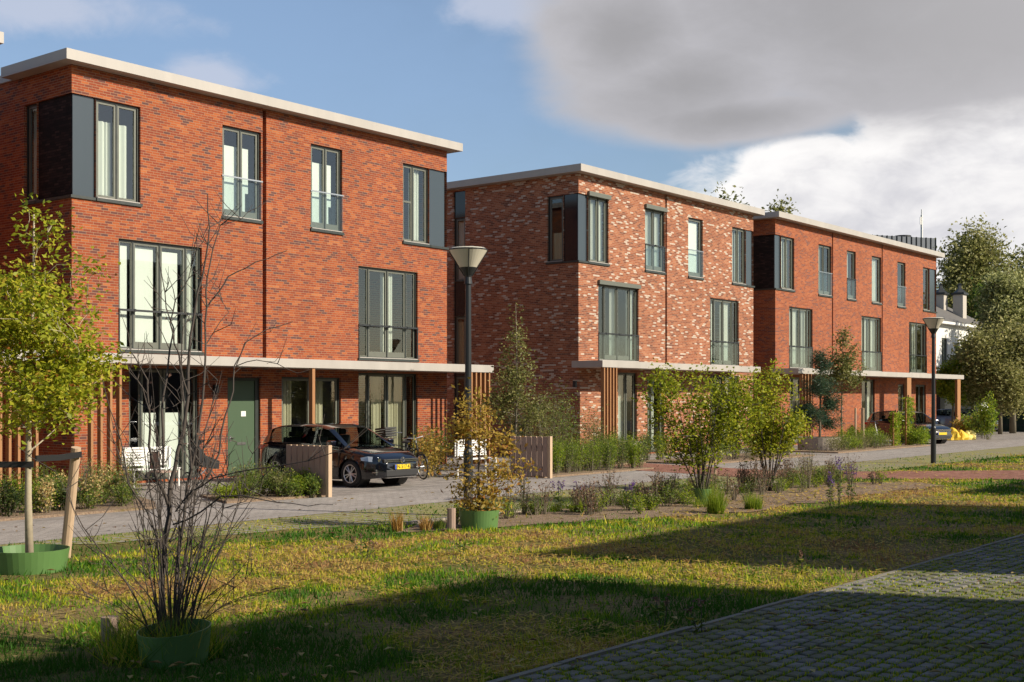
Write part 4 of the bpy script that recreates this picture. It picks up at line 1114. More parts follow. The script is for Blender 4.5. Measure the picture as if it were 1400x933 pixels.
plant_row([(6.8+.62*i, 20.75 + .1*(i % 2)) for i in range(13)], (.42, .60), .36, 1300, ['dark', 'green', 'green', 'dark', 'fresh'], 'leafy green shrub in the low border left of the white bench', 'border shrubs left of the white bench', 1)
plant_row([(8.3+.75*i, 21.8 + .2*(i % 2)) for i in range(10)], (.55, .85), .42, 1200, ['green', 'olive', 'fresh', 'green'], 'leafy green shrub in the low border left of the white bench', 'border shrubs left of the white bench', 2)
plant_row([(9.5+.9*i, 23.1) for i in range(8)], (.75, 1.0), .48, 1000, ['olive', 'green'], 'leafy green shrub in the low border left of the white bench', 'border shrubs left of the white bench', 3)
for i, (x, y) in enumerate([(12.6, 20.6), (13.6, 20.8), (12.0, 21.6), (14.4, 21.6), (11.2, 20.7), (13.9, 22.3)]):
    shrub('flowering_shrub', 'low plant with fading cream and orange flower heads in the left border', 'plant', x, y, .24, .66, 420, .05, 'flower', 500+i, .7, 'fading flower heads in the left border', stems=10, up=1.2)
shrub('low_shrub', 'rounded bright yellow green shrub beside the green front door', 'shrub', 16.75, 20.75, .42, .36, 2200, .045, 'fresh', 41, .5, stems=20, tone=(.7,.2))
plant_row([(17.15+.32*i, 20.45-.05*i + .14*(i % 2)) for i in range(6)], (.5, .66), .28, 1300, ['green', 'green', 'olive', 'green', 'fresh'], 'dense green shrub below the wooden screen beside the hatchback', 'shrubs below the wooden screen', 4)
plant_row([(17.7+.26*i, 20.02 - .03*i) for i in range(4)], (.42, .55), .24, 900, ['green', 'fresh', 'green'], 'dense green shrub below the wooden screen beside the hatchback', 'shrubs below the wooden screen', 14)
plant_row([(17.4+.3*i, 21.1) for i in range(4)], (.55, .75), .25, 700, ['olive', 'green'], 'dense green shrub below the wooden screen beside the hatchback', 'shrubs below the wooden screen', 5)
plant_row([(32.8+.42*i, 22.5 + .12*(i % 2)) for i in range(11)], (.85, 1.1), .34, 900, ['green', 'dark', 'fresh'], 'green shrub in the border where the red path ends', 'shrubs at the end of the red path', 16)
plant_row([(27.1+.29*i, 20.4 + .12*(i % 2)) for i in range(17)], (.80, 1.0), .28, 1150, ['fresh', 'green', 'fresh'], 'upright leafy plant in the tall green hedge in front of the second house', 'tall hedge plants', 6)
plant_row([(27.3+.42*i, 21.3) for i in range(12)], (.85, 1.05), .3, 700, ['green', 'fresh'], 'upright leafy plant in the tall green hedge in front of the second house', 'tall hedge plants', 7)
plant_row([(35.2+.62*i, 20.5 + .15*(i % 2)) for i in range(12)], (.75, 1.0), .42, 750, ['green', 'dark', 'green', 'fresh'], 'green shrub in the border beyond the red path', 'shrubs beyond the red path', 8)
plant_row([(46.2+.7*i, 20.8 + .15*(i % 2)) for i in range(9)], (.55, .85), .5, 750, ['olive', 'olive', 'green', 'fresh'], 'low bushy shrub along the path before the far red house', 'low shrubs before the far house', 9, 1.2)
plant_row([(49.0+.5*i, 21.5) for i in range(7)], (.85, .95), .34, 900, ['fresh'], 'clipped bright green hedge plant before the far red house', 'clipped hedge before the far house', 10, 1.1)
# feathery shrubs between the first two houses
for i, (x, y, r, h_, lm, lb) in enumerate([(29.6, 22.3, .9, 2.5, 'olive', 'broad feathery olive shrub between the first two houses'), (31.2, 22.8, .8, 2.2, 'green', 'dark feathery shrub by the slat screen of the second house'), (25.5, 22.9, .7, 1.3, 'green', 'dark green shrub behind the yellowing tree'), (30.3, 23.7, .7, 1.9, 'dark', 'dark shrub at the foot of the second house wall'), (33.0, 22.9, .5, 1.7, 'olive', 'thin climbing shrub at the slat screen of the second house')]):
    shrub('feathery_shrub', lb, 'shrub', x, y, r, h_, int(2600*r), .10, lm, 60+i, .22, 'shrubs between the first two houses', stems=26, up=.4, tone=(.42,.24))
shrub('low_shrub', 'bush glowing orange green between the bicycle and the yellowing tree', 'shrub', 24.7, 22.4, .55, 1.25, 1300, .08, 'autumn', 72, .45, stems=18, tone=(.45,.25))

# planting bed in the lawn
rg = random.Random(12)
bedp = []
while len(bedp) < 135:
    x, y = rg.uniform(15.6, 30.5), rg.triangular(11.9, 14.3, 13.9)
    if y < 11.6 + (21 - x) * .38 if x < 21 else y < 11.9: continue
    if x < 18.6 and y < 13.7: continue
    bedp.append((x, y))
lab = {'g': 'low bushy green plant in the bare soil bed', 'b': 'plant with dark brown dried seed heads in the soil bed', 'f': 'yellow green seedling in the soil bed'}
for i, (x, y) in enumerate(bedp):
    q = rg.random(); sz = rg.uniform(.6, 1.15)
    if q < .30: shrub('bed_plant', lab['g'], 'plant', x, y, .27*sz, .42*sz, int(340*sz), .05, 'green', 700+i, rg.uniform(.15, .4), 'green plants in the soil bed', stems=12, up=.2)
    elif q < .55: shrub('seed_head_plant', lab['b'], 'plant', x, y, .24*sz, rg.uniform(.35, .85), int(170*sz), .045, 'brown', 700+i, .5, 'dried plants in the soil bed', stems=14, up=.6)
    elif q < .88: shrub('bed_plant', lab['f'], 'plant', x, y, .22*sz, rg.uniform(.15, .40), int(260*sz), .05, 'fresh', 700+i, .35, 'yellow green plants in the soil bed', stems=9, tone=(.6,.25), up=.2)
    else: tuft('grass_tuft', 'fine tuft of green grass in the soil bed', 'grass tuft', x, y, .15, rg.uniform(.2,.42), 120, 'fresh', 700+i, 'grass tufts in the soil bed', w=.009, lean=1.3)
for i, (px, py, h_, lb) in enumerate([(715, 684, .78, 'purple flower spike left of the wooden bin screen'), (792, 695, .55, 'purple flower spike in the soil bed below the tall hedge'), (762, 700, .6, 'dark flower spike beside the purple one in the soil bed'), (1148, 690, 1.0, 'tall purple flower spike near the red path'), (1163, 688, .9, 'right of two tall flower spikes near the red path'), (1134, 692, .7, 'left faded flower spike near the red path'), (858, 700, .6, 'dried flower spike in the middle of the soil bed')]):
    x, y = G(px, py); spike(lb, x, y, h_, 900+i, n=5)
x, y = G(1105, 668); shrub('feathery_shrub', 'airy grey green plant beside the red path', 'plant', x, y, .5, 1.0, 420, .07, 'olive', 88, .15, stems=22, up=.8)
for i, (px, py, lm, h_, lb) in enumerate([(543, 727, 'straw', .36, 'orange dry grass tuft at the white edging'), (582, 726, 'straw', .28, 'smaller orange dry grass tuft at the white edging'), (600, 724, 'green', .22, 'thin green tuft left of the dark stake stub'), (1030, 697, 'fresh', .35, 'green grass tuft in the soil bed under the multi stemmed trees'), (978, 702, 'fresh', .62, 'dense tall green tuft beside the pale green ring')]):
    x, y = G(px, py); tuft('grass_tuft', lb, 'grass tuft', x, y, .09 if i < 3 else .16, h_, 130 if i < 3 else 420, lm, 940+i, 'single grass tufts', w=.016 if i < 3 else .010, lean=.35)
for i, (px, py) in enumerate([(500, 765), (492, 758), (628, 760), (1097, 785), (905, 860), (960, 868)]):
    x, y = G(px, py); spike('thin weed stalk standing in the lawn', x, y, .32, 970+i, n=2, flower='brown', group='weed stalks in the lawn', name='weed')
MB().tube([(*G(978, 672), 0), (*G(977, 672), 1.5)], .03, 8).build('stake', M['wood_pale'], None, label='thin pale stake beside the multi stemmed tree', cat='stake', group='round tree stakes')

# pine and slim trees before the third house
px_, py_ = 47.5, 21.9
c = MB(); c.lathe([(.0,.0),(.78,0),(.84,.06),(.86,.55),(.78,.55),(.76,.45),(0,.45)], 32, (px_, py_, 0)); c.build('round_planter', M['concrete'], None, smooth=False, label='low round concrete planter under the small pine', cat='planter')
tree('pine_tree', 'small blue green pine growing in the round concrete planter', 'tree', (px_+.1, py_, .45), 3.3, .06,
     [(-.3,.2,1.1,.75,.75,.35), (.5,-.3,1.45,.55,.55,.3), (-.1,0,2.1,.7,.7,.35), (.5,.0,.65,.6,.6,.28), (0,0,3.0,.3,.3,.5)], 80, 150, .17, 'pine', 'bark', 51, spread=.12, aspect=.13, gaps=.3, leader=3.6)
tree('young_maple', 'thin brownish tree held by three stakes before the far house', 'tree', (50.6, 22.3, 0), 4.8, .045,
     [(0,0,3.1,1.0,1.0,.8), (0,0,4.0,.6,.6,.6), (.1,0,4.7,.2,.2,.4)], 120, 30, .12, 'olive', 'bark', 52, spread=.14, tone=(.4,.25), gaps=.5, leader=4.9)
for i, (dx_, dy_) in enumerate([(-.35,-.2), (0,-.35), (.35,-.1)]):
    MB().tube([(50.6+dx_*1.3, 22.3+dy_-.6, 0), (50.6+dx_*1.3, 22.3+dy_-.6, 1.7)], .045, 8).build('stake', M['wood_pale'], None, label='one of three pale stakes around the thin brownish tree', cat='stake', group='three stakes of the thin tree')
for i, (x, y, h_, lb) in enumerate([(53.3, 21.0, 1.5, 'left wooden climber frame with bright green climber by the lamp post'), (54.5, 20.9, 2.15, 'taller wooden climber frame with bright green climber by the lamp post')]):
    rt = empty('climber_frame', (x, y, 0), lb, 'plant frame', 'climber frames by the far lamp post')
    m_ = MB(); m_.box(x-.28, x-.22, y, y+.06, 0, h_); m_.box(x+.02, x+.08, y, y+.06, 0, h_+.1); m_.box(x-.22, x+.02, y+.01, y+.05, h_-.1, h_-.05); m_.build('frame', M['wood'], rt)
    g_ = np.random.default_rng(300+i); n = 1400; P = np.stack([g_.uniform(x-.3, x+.45, n), g_.uniform(y-.1, y+.2, n), h_*g_.random(n)**.8], 1)
    numpy_tris('climber', leaf_cloud(P, .10, g_, .6), np.clip(g_.normal(.6, .25, n), 0, 1), L['fresh'], rt)
for i, (x, y, r, h_) in enumerate([(54.6, 20.6, .5, .75), (55.6, 20.8, .5, .8), (56.2, 21.0, .4, .5)]):
    shrub('garden_shrub', 'bright green shrub at the foot of the climber frames', 'shrub', x, y, r, h_, 1100, .09, 'fresh', 320+i, .4, 'shrubs under the climber frames', stems=14)
# ------------------------------------------------------------------ street lamps
shade_m = mat('lamp_shade', (.62,.58,.47), .35)
def street_lamp(x, y, h, label):
    rt = empty('street_lamp', (x, y, 0), label, 'street lamp', 'conical street lamps')
    m = MB(); m.lathe([(.085,0),(.085,1.15),(.065,1.2),(.05,h-.55)], 14, (x,y,0)); m.lathe([(.075,h-.62),(.06,h-.50),(.075,h-.44)], 14, (x,y,0)); m.build('pole', M['darkmetal'], rt, smooth=False)
    m = MB(); m.lathe([(.075,h-.44),(.325,h-.045),(.335,h-.03),(.335,h),(.30,h+.02),(0.0,h+.035)], 32, (x,y,0)); sh_ = m.build('lamp_shade', shade_m, rt, smooth=False)
    m = MB(); m.torus((x,y,h-.012), (0,0,1), .335, .013, 32, 6); 
    for i in range(4):
        a = R(-51.6+90*i+4); c, s_ = math.cos(a), math.sin(a)
        m.tube([(x+.07*c, y+.07*s_, h-.48), (x+.345*c, y+.345*s_, h-.03)], .009, 6)
    m.lathe([(.077,h-.46),(.15,h-.325),(.0,h-.32)], 20, (x,y,0))
    m.build('rim', M['darkmetal'], sh_)
    return rt
lx, ly = G(640, 706); street_lamp(lx, ly, 4.76, 'tall conical street lamp between the first two houses')
lx, ly = G(1276, 634); street_lamp(lx, ly, 4.68, 'smaller looking conical street lamp beside the far red house')

# ------------------------------------------------------------------ wooden bin screens
def bin_screen(x, y0, y1, h, label):
    rt = empty('slat_screen', (x, y0, 0), label, 'wooden screen', 'low wooden bin screens')
    m = MB(); n = 7; pitch = (y1-y0-.09)/n
    for i in range(n): m.box(x, x+.045, y0+.10+i*pitch, y0+.10+i*pitch+pitch*.82, .05, h-.02)
    m.box(x+.047, x+.09, y0+.09, y1, .25, .33); m.box(x+.047, x+.09, y0+.09, y1, h-.3, h-.22); m.build('slats', M['wood_grey'], rt)
    m = MB()
    for i in range(n): m.box(x+.002, x+.043, y0+.102+i*pitch, y0+.098+i*pitch+pitch*.82, h-.0195, h)
    m.build('slat_tops', M['wood_pale'], rt)  # paler tops, their highlight put into the wood colour
    MB().box(x, x+.10, y0, y0+.09, 0, h+.01).build('post', M['wood_pale'], rt)
    return rt
sx1, sy1 = G(449, 681)
bin_screen(sx1, sy1, sy1+1.35, 1.10, 'low weathered slat screen in front of the black hatchback')
sx2, sy2 = G(752, 655)
bin_screen(sx2, sy2, sy2+1.35, 1.10, 'low weathered slat screen between the yellowing tree and the tall hedge')

# ------------------------------------------------------------------ cars
M['paint'] = mat('paint', (.004,.005,.009), .12, coat=1.0, spec=.5)
M['paint_blue'] = mat('paint_blue', (.006,.008,.014), .22, coat=1.0)
M['paint_grey'] = mat('paint_grey', (.20,.24,.30), .3, coat=1.0)
M['alloy'] = mat('alloy', (.62,.62,.63), .3, .8)
M['lens'] = mat('lens', (.42,.44,.46), .10, .5, spec=.9)
M['tail'] = mat('tail', (.45,.02,.01), .2)
M['plate'] = mat('plate', (.80,.58,.02), .45)
M['plate_blue'] = mat('plate_blue', (.02,.08,.45), .45)
M['chrome'] = mat('chrome', (.8,.8,.82), .12, 1.0)
M['car_glass'] = glass_mat('car_glass', (.50,.56,.55), .10)
M['plastic'] = mat('plastic', (.02,.02,.021), .6)
def lerp_tab(tab, x):
    for (a, va), (b_, vb) in zip(tab, tab[1:]):
        if a <= x <= b_: u = (x-a)/(b_-a); return va+(vb-va)*u
    return tab[0][1] if x < tab[0][0] else tab[-1][1]
def make_car(label, paint, plate=None, wb=2.63, Lc=4.25, emblem=True, hgt=1.0, group='parked cars'):
    """x forward, y to its left, built at the origin"""
    rt = empty('parked_car', (0,0,0), label, 'car', group)
    F0, R0 = Lc/2, -Lc/2; fa = F0 - .86; ra = fa - wb; rw = .315
    zt = [(R0,.86),(R0+.05,.97),(R0+.3,1.0),(-.6,.985),(.3,.95),(F0-1.15,.93),(F0-.75,.875),(F0-.35,.80),(F0-.12,.70),(F0,.58)]
    hw = [(R0,.66),(R0+.10,.78),(R0+.45,.86),(-.8,.895),(.6,.895),(F0-.8,.885),(F0-.40,.83),(F0-.16,.71),(F0,.52)]
    zr = [(R0+.06,1.0),(R0+.42,1.36*hgt),(R0+.75,1.425*hgt),(-.55,1.475*hgt),(.0,1.455*hgt),(.38,1.38*hgt),(1.12,.93)]
    xs = sorted(set([round(v,3) for v in np.linspace(R0, F0, 78)] + [round(c+s_*rw*1.12,3) for c in (fa, ra) for s_ in (-1,1)]))
    body = MB(); k_ = 0; ring = []
    for x in xs:
        w_ = lerp_tab(hw, x); t_z = lerp_tab(zt, x); zb_ = .20
        if x > F0-.35: zb_ = .20 + .05*((x-F0+.35)/.35)
        d = min(abs(x-fa), abs(x-ra)); ar = rw*1.14
        za = max(zb_, rw + math.sqrt(max(0, ar*ar-d*d))) if d < ar else zb_
        hgt_ = t_z - zb_
        prof = []
        for u, wf in ((0, .965), (.18, .995), (.42, 1.0), (.62, .985), (.80, .965), (.93, .93), (.985, .86), (1.0, .70), (1.012, .35), (1.018, 0)):
            z = zb_ + hgt_*u; zz_ = max(z, za) if u < .8 else z
            prof.append((w_*wf, max(zz_, za) if u < .9 else z))
        ring.append([(x, -yy, z) for yy, z in prof] + [(x, yy, z) for yy, z in prof[-2::-1]])
    n = len(ring[0])
    for r_ in ring: body.v += r_
    for i in range(len(ring)-1):
        for j in range(n-1): body.f.append((i*n+j, i*n+j+1, (i+1)*n+j+1, (i+1)*n+j))
    e = len(ring)-1
    body.f.append(tuple(e*n+j for j in range(n))); body.f.append(tuple(j for j in range(n))[::-1])
    # roof and pillars, glass between
    xg = [round(v,3) for v in np.linspace(R0+.06, 1.12, 44)]; sec = []
    for x in xg:
        zb_ = lerp_tab(zt, x) - .01; zt_ = max(lerp_tab(zr, x), zb_+.004); w0 = lerp_tab(hw, x)*.925; dz_ = zt_-zb_
        lean = dz_*.36; wt_ = max(.2, w0 - lean)
        if x < R0+.5: wt_ -= .05*(R0+.5-x)/.44; 
        sec.append([(x,-w0,zb_), (x,-(w0-lean*.12),zb_+dz_*.06), (x,-(wt_+.02),zb_+dz_*.88), (x,-(wt_-.03),zb_+dz_*.955), (x,-(wt_-.12),zb_+dz_*.985), (x,-(wt_*.4),zt_), (x,(wt_*.4),zt_), (x,(wt_-.12),zb_+dz_*.985), (x,(wt_-.03),zb_+dz_*.955), (x,(wt_+.02),zb_+dz_*.88), (x,(w0-lean*.12),zb_+dz_*.06), (x,w0,zb_)])
    top = MB(); gl = [MB() for _ in range(4)]; ws = MB(); rw_ = MB(); ng = 12
    bpil = (-.10, .0); cpil = (-1.18, -1.05)
    for i in range(len(sec)-1):
        xm = (xg[i]+xg[i+1])/2
        for j in range(ng-1):
            q = (sec[i][j], sec[i][j+1], sec[i+1][j+1], sec[i+1][j])
            side = j in (1, 9)
            wsn = j in (4,5,6) and xm > .36; apil = j in (3,7) and xm > .36
            rear = j in (4,5,6) and xm < R0+.42
            frontlim = 1.0 - .0
            if side and (-1.72 < xm < .92) and not (bpil[0] < xm < bpil[1]): gl[(0 if j == 1 else 2) + (0 if xm > 0 else 1)].quad(*q) if xm > -9 else None
            elif wsn: ws.quad(*q)
            elif rear: rw_.quad(*q)
            else: top.quad(*q)
    nv = len(body.v)
    body.v += top.v; body.f += [tuple(nv+i for i in f) for f in top.f]
    import bmesh
    bo = body.build('body', M[paint], rt); bb = bmesh.new(); bb.from_mesh(bo.data); bmesh.ops.remove_doubles(bb, verts=bb.verts, dist=.0006); bmesh.ops.recalc_face_normals(bb, faces=bb.faces); bb.to_mesh(bo.data); bb.free()
    bo.data.shade_smooth()
    try: bo.data.set_sharp_from_angle(angle=R(42))
    except Exception: pass
    [g_.build('side_window', M['car_glass'], rt, smooth=True) for g_ in gl]; rw_.build('rear_window', M['car_glass'], rt, smooth=True); ws.build('windscreen', M['car_glass'], rt, smooth=True)
    # inside: dark tub, seats
    m = MB()
    for y_ in (-.38, .38): m.box(-.35,-.20,y_-.22,y_+.22,.75,1.18); m.box(-.30,-.22,y_-.10,y_+.10,1.19,1.33); m.box(-1.35,-1.22,y_-.25,y_+.25,.75,1.12); m.box(-1.33,-1.25,y_-.09,y_+.09,1.13,1.26)
    m.build('seat', M['plastic'], rt, bevel=.03)
    # wheel houses, sills, grille, bumper
    m = MB()
    for c in (fa, ra):
        for s_ in (-1, 1): m.tube([(c, s_*.50, rw), (c, s_*.80, rw)], rw*1.13, 28)
    m.box(ra+rw*1.15, fa-rw*1.15, -.86, .86, .17, .24); m.build('wheel_housing', M['black'], rt)
    gz = .60
    m = MB(); m.box(F0-.28, F0-.005, -.58, .58, .585, .665); m.box(F0-.2, F0+.012, -.52, .52, .26, .415); m.box(F0-.5, F0-.135, -.73, -.50, .29, .43); m.box(F0-.5, F0-.135, .50, .73, .29, .43)
    m.build('grille', M['plastic'], rt, bevel=.015)
    m = MB(); m.box(F0-.2, F0+.02, -.5, .5, .600, .612); m.box(F0-.2, F0+.02, -.5, .5, .640, .650); m.box(F0-.45, F0-.125, -.745, -.48, .355, .368); m.box(F0-.45, F0-.125, .48, .745, .355, .368); m.box(F0-.3, F0+.004, -.50, .50, .225, .240)
    m.build('chrome_trim', M['chrome'], rt)
    for s_ in (-1, 1):
        m = MB(); c0 = [(F0-.10, .42*s_), (F0-.17, .62*s_), (F0-.34, .775*s_), (F0-.52, .835*s_)]
        for i in range(3):
            (xa_, ya_), (xb_, yb_) = c0[i], c0[i+1]; zb0 = .575 + .02*i; zt0 = .690 + .024*i
            m.quad((xa_+.03, ya_+.012*s_, zb0), (xb_+.03, yb_+.02*s_, zb0+.02), (xb_+.0, yb_+.015*s_, zt0+.022 - (.06 if i == 2 else 0)), (xa_-.01, ya_+.0*s_, zt0))
        hl = m.build('headlight', M['lens'], rt)
        m = MB(); m.tube([(F0-.20, .60*s_, .645), (F0-.115, .63*s_, .642)], .042, 14); m.tube([(F0-.14, .47*s_, .635), (F0-.062, .49*s_, .632)], .034, 14); m.build('reflector', M['chrome'], hl)
        m = MB(); m.box(R0+.02, R0+.26, s_*.60, s_*.775, .82, .93); m.build('tail_light', M['tail'], rt, bevel=.02)
        m = MB(); m.box(.68, .86, s_*.89, s_*1.07, .96, 1.09); mi = m.build('mirror', M[paint], rt, bevel=.035)
        m = MB(); m.box(.2, .38, s_*.889, s_*.903, .80, .825); m.box(-.78, -.60, s_*.886, s_*.902, .83, .855); m.build('door_handle', M[paint], rt)
        m = MB()
        for xx_ in (.92, -.13, -1.12): m.box(xx_-.004, xx_+.004, s_*.880, s_*.8985, .28, .93)
        m.build('door_gap', M['black'], rt)
        for c in (fa, ra):
            tw = MB(); yo = s_*.865; yi = s_*.66; prof = [(.20,yi),(rw-.03,yi),(rw,yi+.03*s_),(rw,yo-.03*s_),(rw-.025,yo),(.225,yo),(.215,yo-.015*s_)]
            n0 = 0
            for r_, y_ in prof:
                for j in range(32): a = 2*math.pi*j/32; tw.v.append((c+r_*math.cos(a), y_, rw+r_*math.sin(a)))
            for i in range(len(prof)-1):
                for j in range(32): tw.f.append((i*32+j, i*32+(j+1)%32, (i+1)*32+(j+1)%32, (i+1)*32+j))
            wh = tw.build('wheel', M['rubber'], rt, smooth=False)
            rm = MB(); yr = yo-.018*s_
            rm.torus((c, yr, rw), (0,1,0), .213, .013, 36, 6); rm.tube([(c, yr-.03*s_, rw), (c, yr+.004*s_, rw)], .045, 16)
            for q in range(10):
                a = 2*math.pi*(q+.5*(q%2)*.7)/10; dx_, dz_ = math.cos(a), math.sin(a)
                rm.tube([(c+.03*dx_, yr-.005*s_, rw+.03*dz_), (c+.21*dx_, yr-.012*s_, rw+.21*dz_)], [.017, .014], 5)
            rm.build('rim', M['alloy'], wh)
            dk = MB(); dk.disc((c, yr-.05*s_, rw), (0,1,0), .214, 28); dk.build('brake', M['black'], wh)
    m = MB(); m.tube([(R0+.75, 0, 1.42*hgt), (R0+.66, 0, 1.50*hgt)], .006, 5); m.build('aerial', M['black'], rt)
    pl = MB(); pl.box(F0+.02, F0+.034, -.26, .26, .425, .535); p_o = pl.build('licence_plate', M['plate'], rt)
    MB().box(F0+.0345, F0+.037, -.259, -.215, .427, .533).build('country_band', M['plate_blue'], p_o)
    if plate:
        tcv = bpy.data.curves.new('plate_text', 'FONT'); tcv.body = plate; tcv.size = .125; tcv.extrude = .001; tcv.align_x = 'CENTER'; tcv.align_y = 'CENTER'; tcv.space_character = 1.0
        to = bpy.data.objects.new('plate_text', tcv); COL.objects.link(to); tm = bpy.data.meshes.new_from_object(to); bpy.data.objects.remove(to); to = bpy.data.objects.new('plate_text', tm); COL.objects.link(to); to.location = (F0+.038, .022, .480); to.rotation_euler = (R(90), 0, R(90)); to.data.materials.append(M['black']); to.parent = p_o
    if emblem:
        m = MB(); c = Vector((F0+.030, 0, .645)); m.torus(c, (1,0,0), .064, .009, 28, 6)
        P2 = lambda y, z: (c.x+.004, y, c.z+z)
        m.tube([P2(-.022,.050), P2(0,.008), P2(.022,.050)], .0058, 5); m.tube([P2(-.050,.018), P2(-.024,-.048), P2(0,-.004), P2(.024,-.048), P2(.050,.018)], .0058, 5)
        em = m.build('emblem', M['chrome'], rt)
        m = MB(); m.disc((F0+.026, 0, .645), (1,0,0), .060, 24); m.build('emblem_back', M['plastic'], em)
    return rt
car1 = make_car('black hatchback with yellow licence plate parked before the nearest house', 'paint', 'JN-517-K')
CX, CY = 21.78, 22.72
car1.location = (CX, CY, .012); car1.rotation_euler = (0, 0, R(-90))
car2 = make_car('glossy black car parked under the canopy of the far red house', 'paint_blue', None, wb=2.7, Lc=4.5, emblem=False, hgt=1.03)
car2.location = (58.6, 22.5, .012); car2.rotation_euler = (0, 0, R(-118))
car3 = make_car('grey blue car parked beyond the canopy end at the right', 'paint_grey', None, emblem=False)
car3.location = (78.5, 26.6, .012); car3.rotation_euler = (0, 0, R(-105))

# ------------------------------------------------------------------ bicycles
def bicycle(label, x, y, rot, frame='black', crate=False, lean=6, cat='bicycle'):
    rt = empty('bicycle', (0,0,0), label, 'bicycle', 'parked bicycles'); r = .34; wb = 1.08
    hub = {'r': Vector((-wb/2,0,r)), 'f': Vector((wb/2,0,r))}
    for k_ in ('r', 'f'):
        m = MB(); m.torus(hub[k_], (0,1,0), r-.018, .018, 36, 8); w = m.build('wheel', M['rubber'], rt, smooth=True)
        m = MB(); m.torus(hub[k_], (0,1,0), r-.042, .010, 36, 5)
        for i in range(16): a = 2*math.pi*i/16; m.tube([hub[k_], hub[k_]+Vector((math.cos(a)*(r-.04),0,math.sin(a)*(r-.04)))], .0016, 3, cap=False)
        m.tube([hub[k_]-Vector((0,.05,0)), hub[k_]+Vector((0,.05,0))], .02, 8); m.build('rim', M['alloy'], w)
    bb = Vector((-.08,0,.29)); st_ = Vector((-.24,0,.80)); hd_t = Vector((.33,0,.86)); hd_b = Vector((.37,0,.68))
    m = MB(); 
    for a, b_, q in ((bb, st_, .016), (bb, hd_b, .019), (st_*.75+bb*.25, hd_t*.6+hd_b*.4, .016), (hd_t+Vector((-.01,0,.08)), hd_b, .018), (bb, hub['r'], .011), (st_*.9+bb*.1, hub['r'], .009)): m.tube([a, b_], q, 8)
    for s_ in (-.05, .05): m.tube([hd_b+Vector((0,s_,0)), hub['f']+Vector((0,s_,0))], .012, 6)
    m.build('frame', M[frame], rt, smooth=True)
    m = MB(); m.tube([st_, st_+Vector((-.04,0,.14))], .012, 6); m.lathe([(0,.0),(.11,.0),(.12,.03),(.06,.06),(0,.06)], 12, (-.31,0,.93)); m.build('saddle', M['black'], rt)
    m = MB(); h0 = hd_t + Vector((-.03,0,.2)); m.tube([hd_t+Vector((-.01,0,.06)), h0], .012, 6); m.tube([h0+Vector((-.18,-.29,.02)), h0+Vector((-.02,-.22,.03)), h0, h0+Vector((-.02,.22,.03)), h0+Vector((-.18,.29,.02))], .012, 6); m.build('handlebar', M['steel'], rt)
    m = MB(); m.tube([hub['r']+Vector((0,.05,0)), hub['r']+Vector((-.02,.06,.4)), (-.25,.06,.72)], .006, 5); m.box(-.75,-.25,-.07,.07,.715,.73); m.build('carrier', M['black'], rt)
    m = MB(); n0 = 14
    for k_ in ('r','f'):
        P_ = [hub[k_]+Vector((math.cos(a)*(r+.025),0,math.sin(a)*(r+.025))) for a in np.linspace(R(20), R(170), 12)]; m.tube(P_, .016, 5)
    m.build('mudguard', M['black'], rt)
    m = MB(); m.torus(bb, (0,1,0), .085, .008, 20, 4); m.tube([bb+Vector((0,-.06,0)), bb+Vector((.08,-.07,-.14))], .009, 5); m.tube([bb+Vector((0,.06,0)), bb+Vector((-.08,.07,.14))], .009, 5); m.box(bb.x+.04,bb.x+.12,-.16,-.07,bb.z-.155,bb.z-.13); m.build('crank', M['darkmetal'], rt)
    if crate:
        m = MB(); m.box(.28,.68,-.24,.24,.93,.945)
        for z_ in (.99, 1.06, 1.13, 1.20): m.box(.28,.30,-.24,.24,z_,z_+.05); m.box(.66,.68,-.24,.24,z_,z_+.05); m.box(.301,.659,-.24,-.22,z_,z_+.05); m.box(.301,.659,.22,.24,z_,z_+.05)
        m.build('crate', M['black'], rt)
    rt.location = (x, y, .012); rt.rotation_euler = (R(lean), 0, R(rot)); return rt
bxx, byy = G(579, 657); bicycle('black bicycle standing right of the hatchback, its front wheel in view', bxx+.25, byy+.55, -112)
bicycle('black bicycle with a crate on the front behind the hatchback bonnet', 26.75, 25.3, 172, crate=True)
bicycle('white framed bicycle leaning in front of the glossy black car', 55.2, 22.6, -160, frame='white')

# ------------------------------------------------------------------ garden things
def garden_bench(x0, x1, y, label, sh=.45):
    rt = empty('garden_bench', ((x0+x1)/2, y, 0), label, 'bench', 'white garden benches'); m = MB(); n = 6
    for i in range(n): m.box(x0, x1, y+.07*i, y+.07*i+.055, sh-.02, sh)
    m.build('seat', M['white'], rt); m = MB()
    for i in range(7): m.box(x0, x1, y+.43, y+.45, sh+.06+.065*i, sh+.11+.065*i)
    m.build('backrest', M['white'], rt)
    for xx_ in (x0+.05, x1-.09):
        for yy_ in (y+.02, y+.38): MB().box(xx_, xx_+.035, yy_, yy_+.035, .012, sh-.021 if yy_ < y+.2 else sh+.5).build('leg', M['white'], rt)
    return rt
garden_bench(FX(181, 25.0), FX(249, 25.0), 25.0, 'long white slatted garden bench before the white blinds')
q1, q2 = G(640, 656), G(676, 656)
garden_bench(25.35, 26.65, 21.6, 'white slatted bench half hidden behind the yellowing tree', .5)
rt = empty('garden_chair', (17.6, 24.1, 0), 'small chair with brown woven curved back beside the white bench', 'chair'); m = MB()
m.box(17.4,17.85,23.9,24.35,.42,.45); m.build('seat', M['wood_grey'], rt)
m = MB(); m.tube([(17.40,23.92,.45),(17.36,23.95,.85),(17.40,24.02,.93),(17.40,24.28,.93),(17.36,24.33,.85),(17.40,24.34,.45)], .014, 6); m.build('frame', M['black'], rt)
m = MB(); m.box(17.385,17.40,23.96,24.30,.50,.90); m.build('backrest', M['wood_grey'], rt)
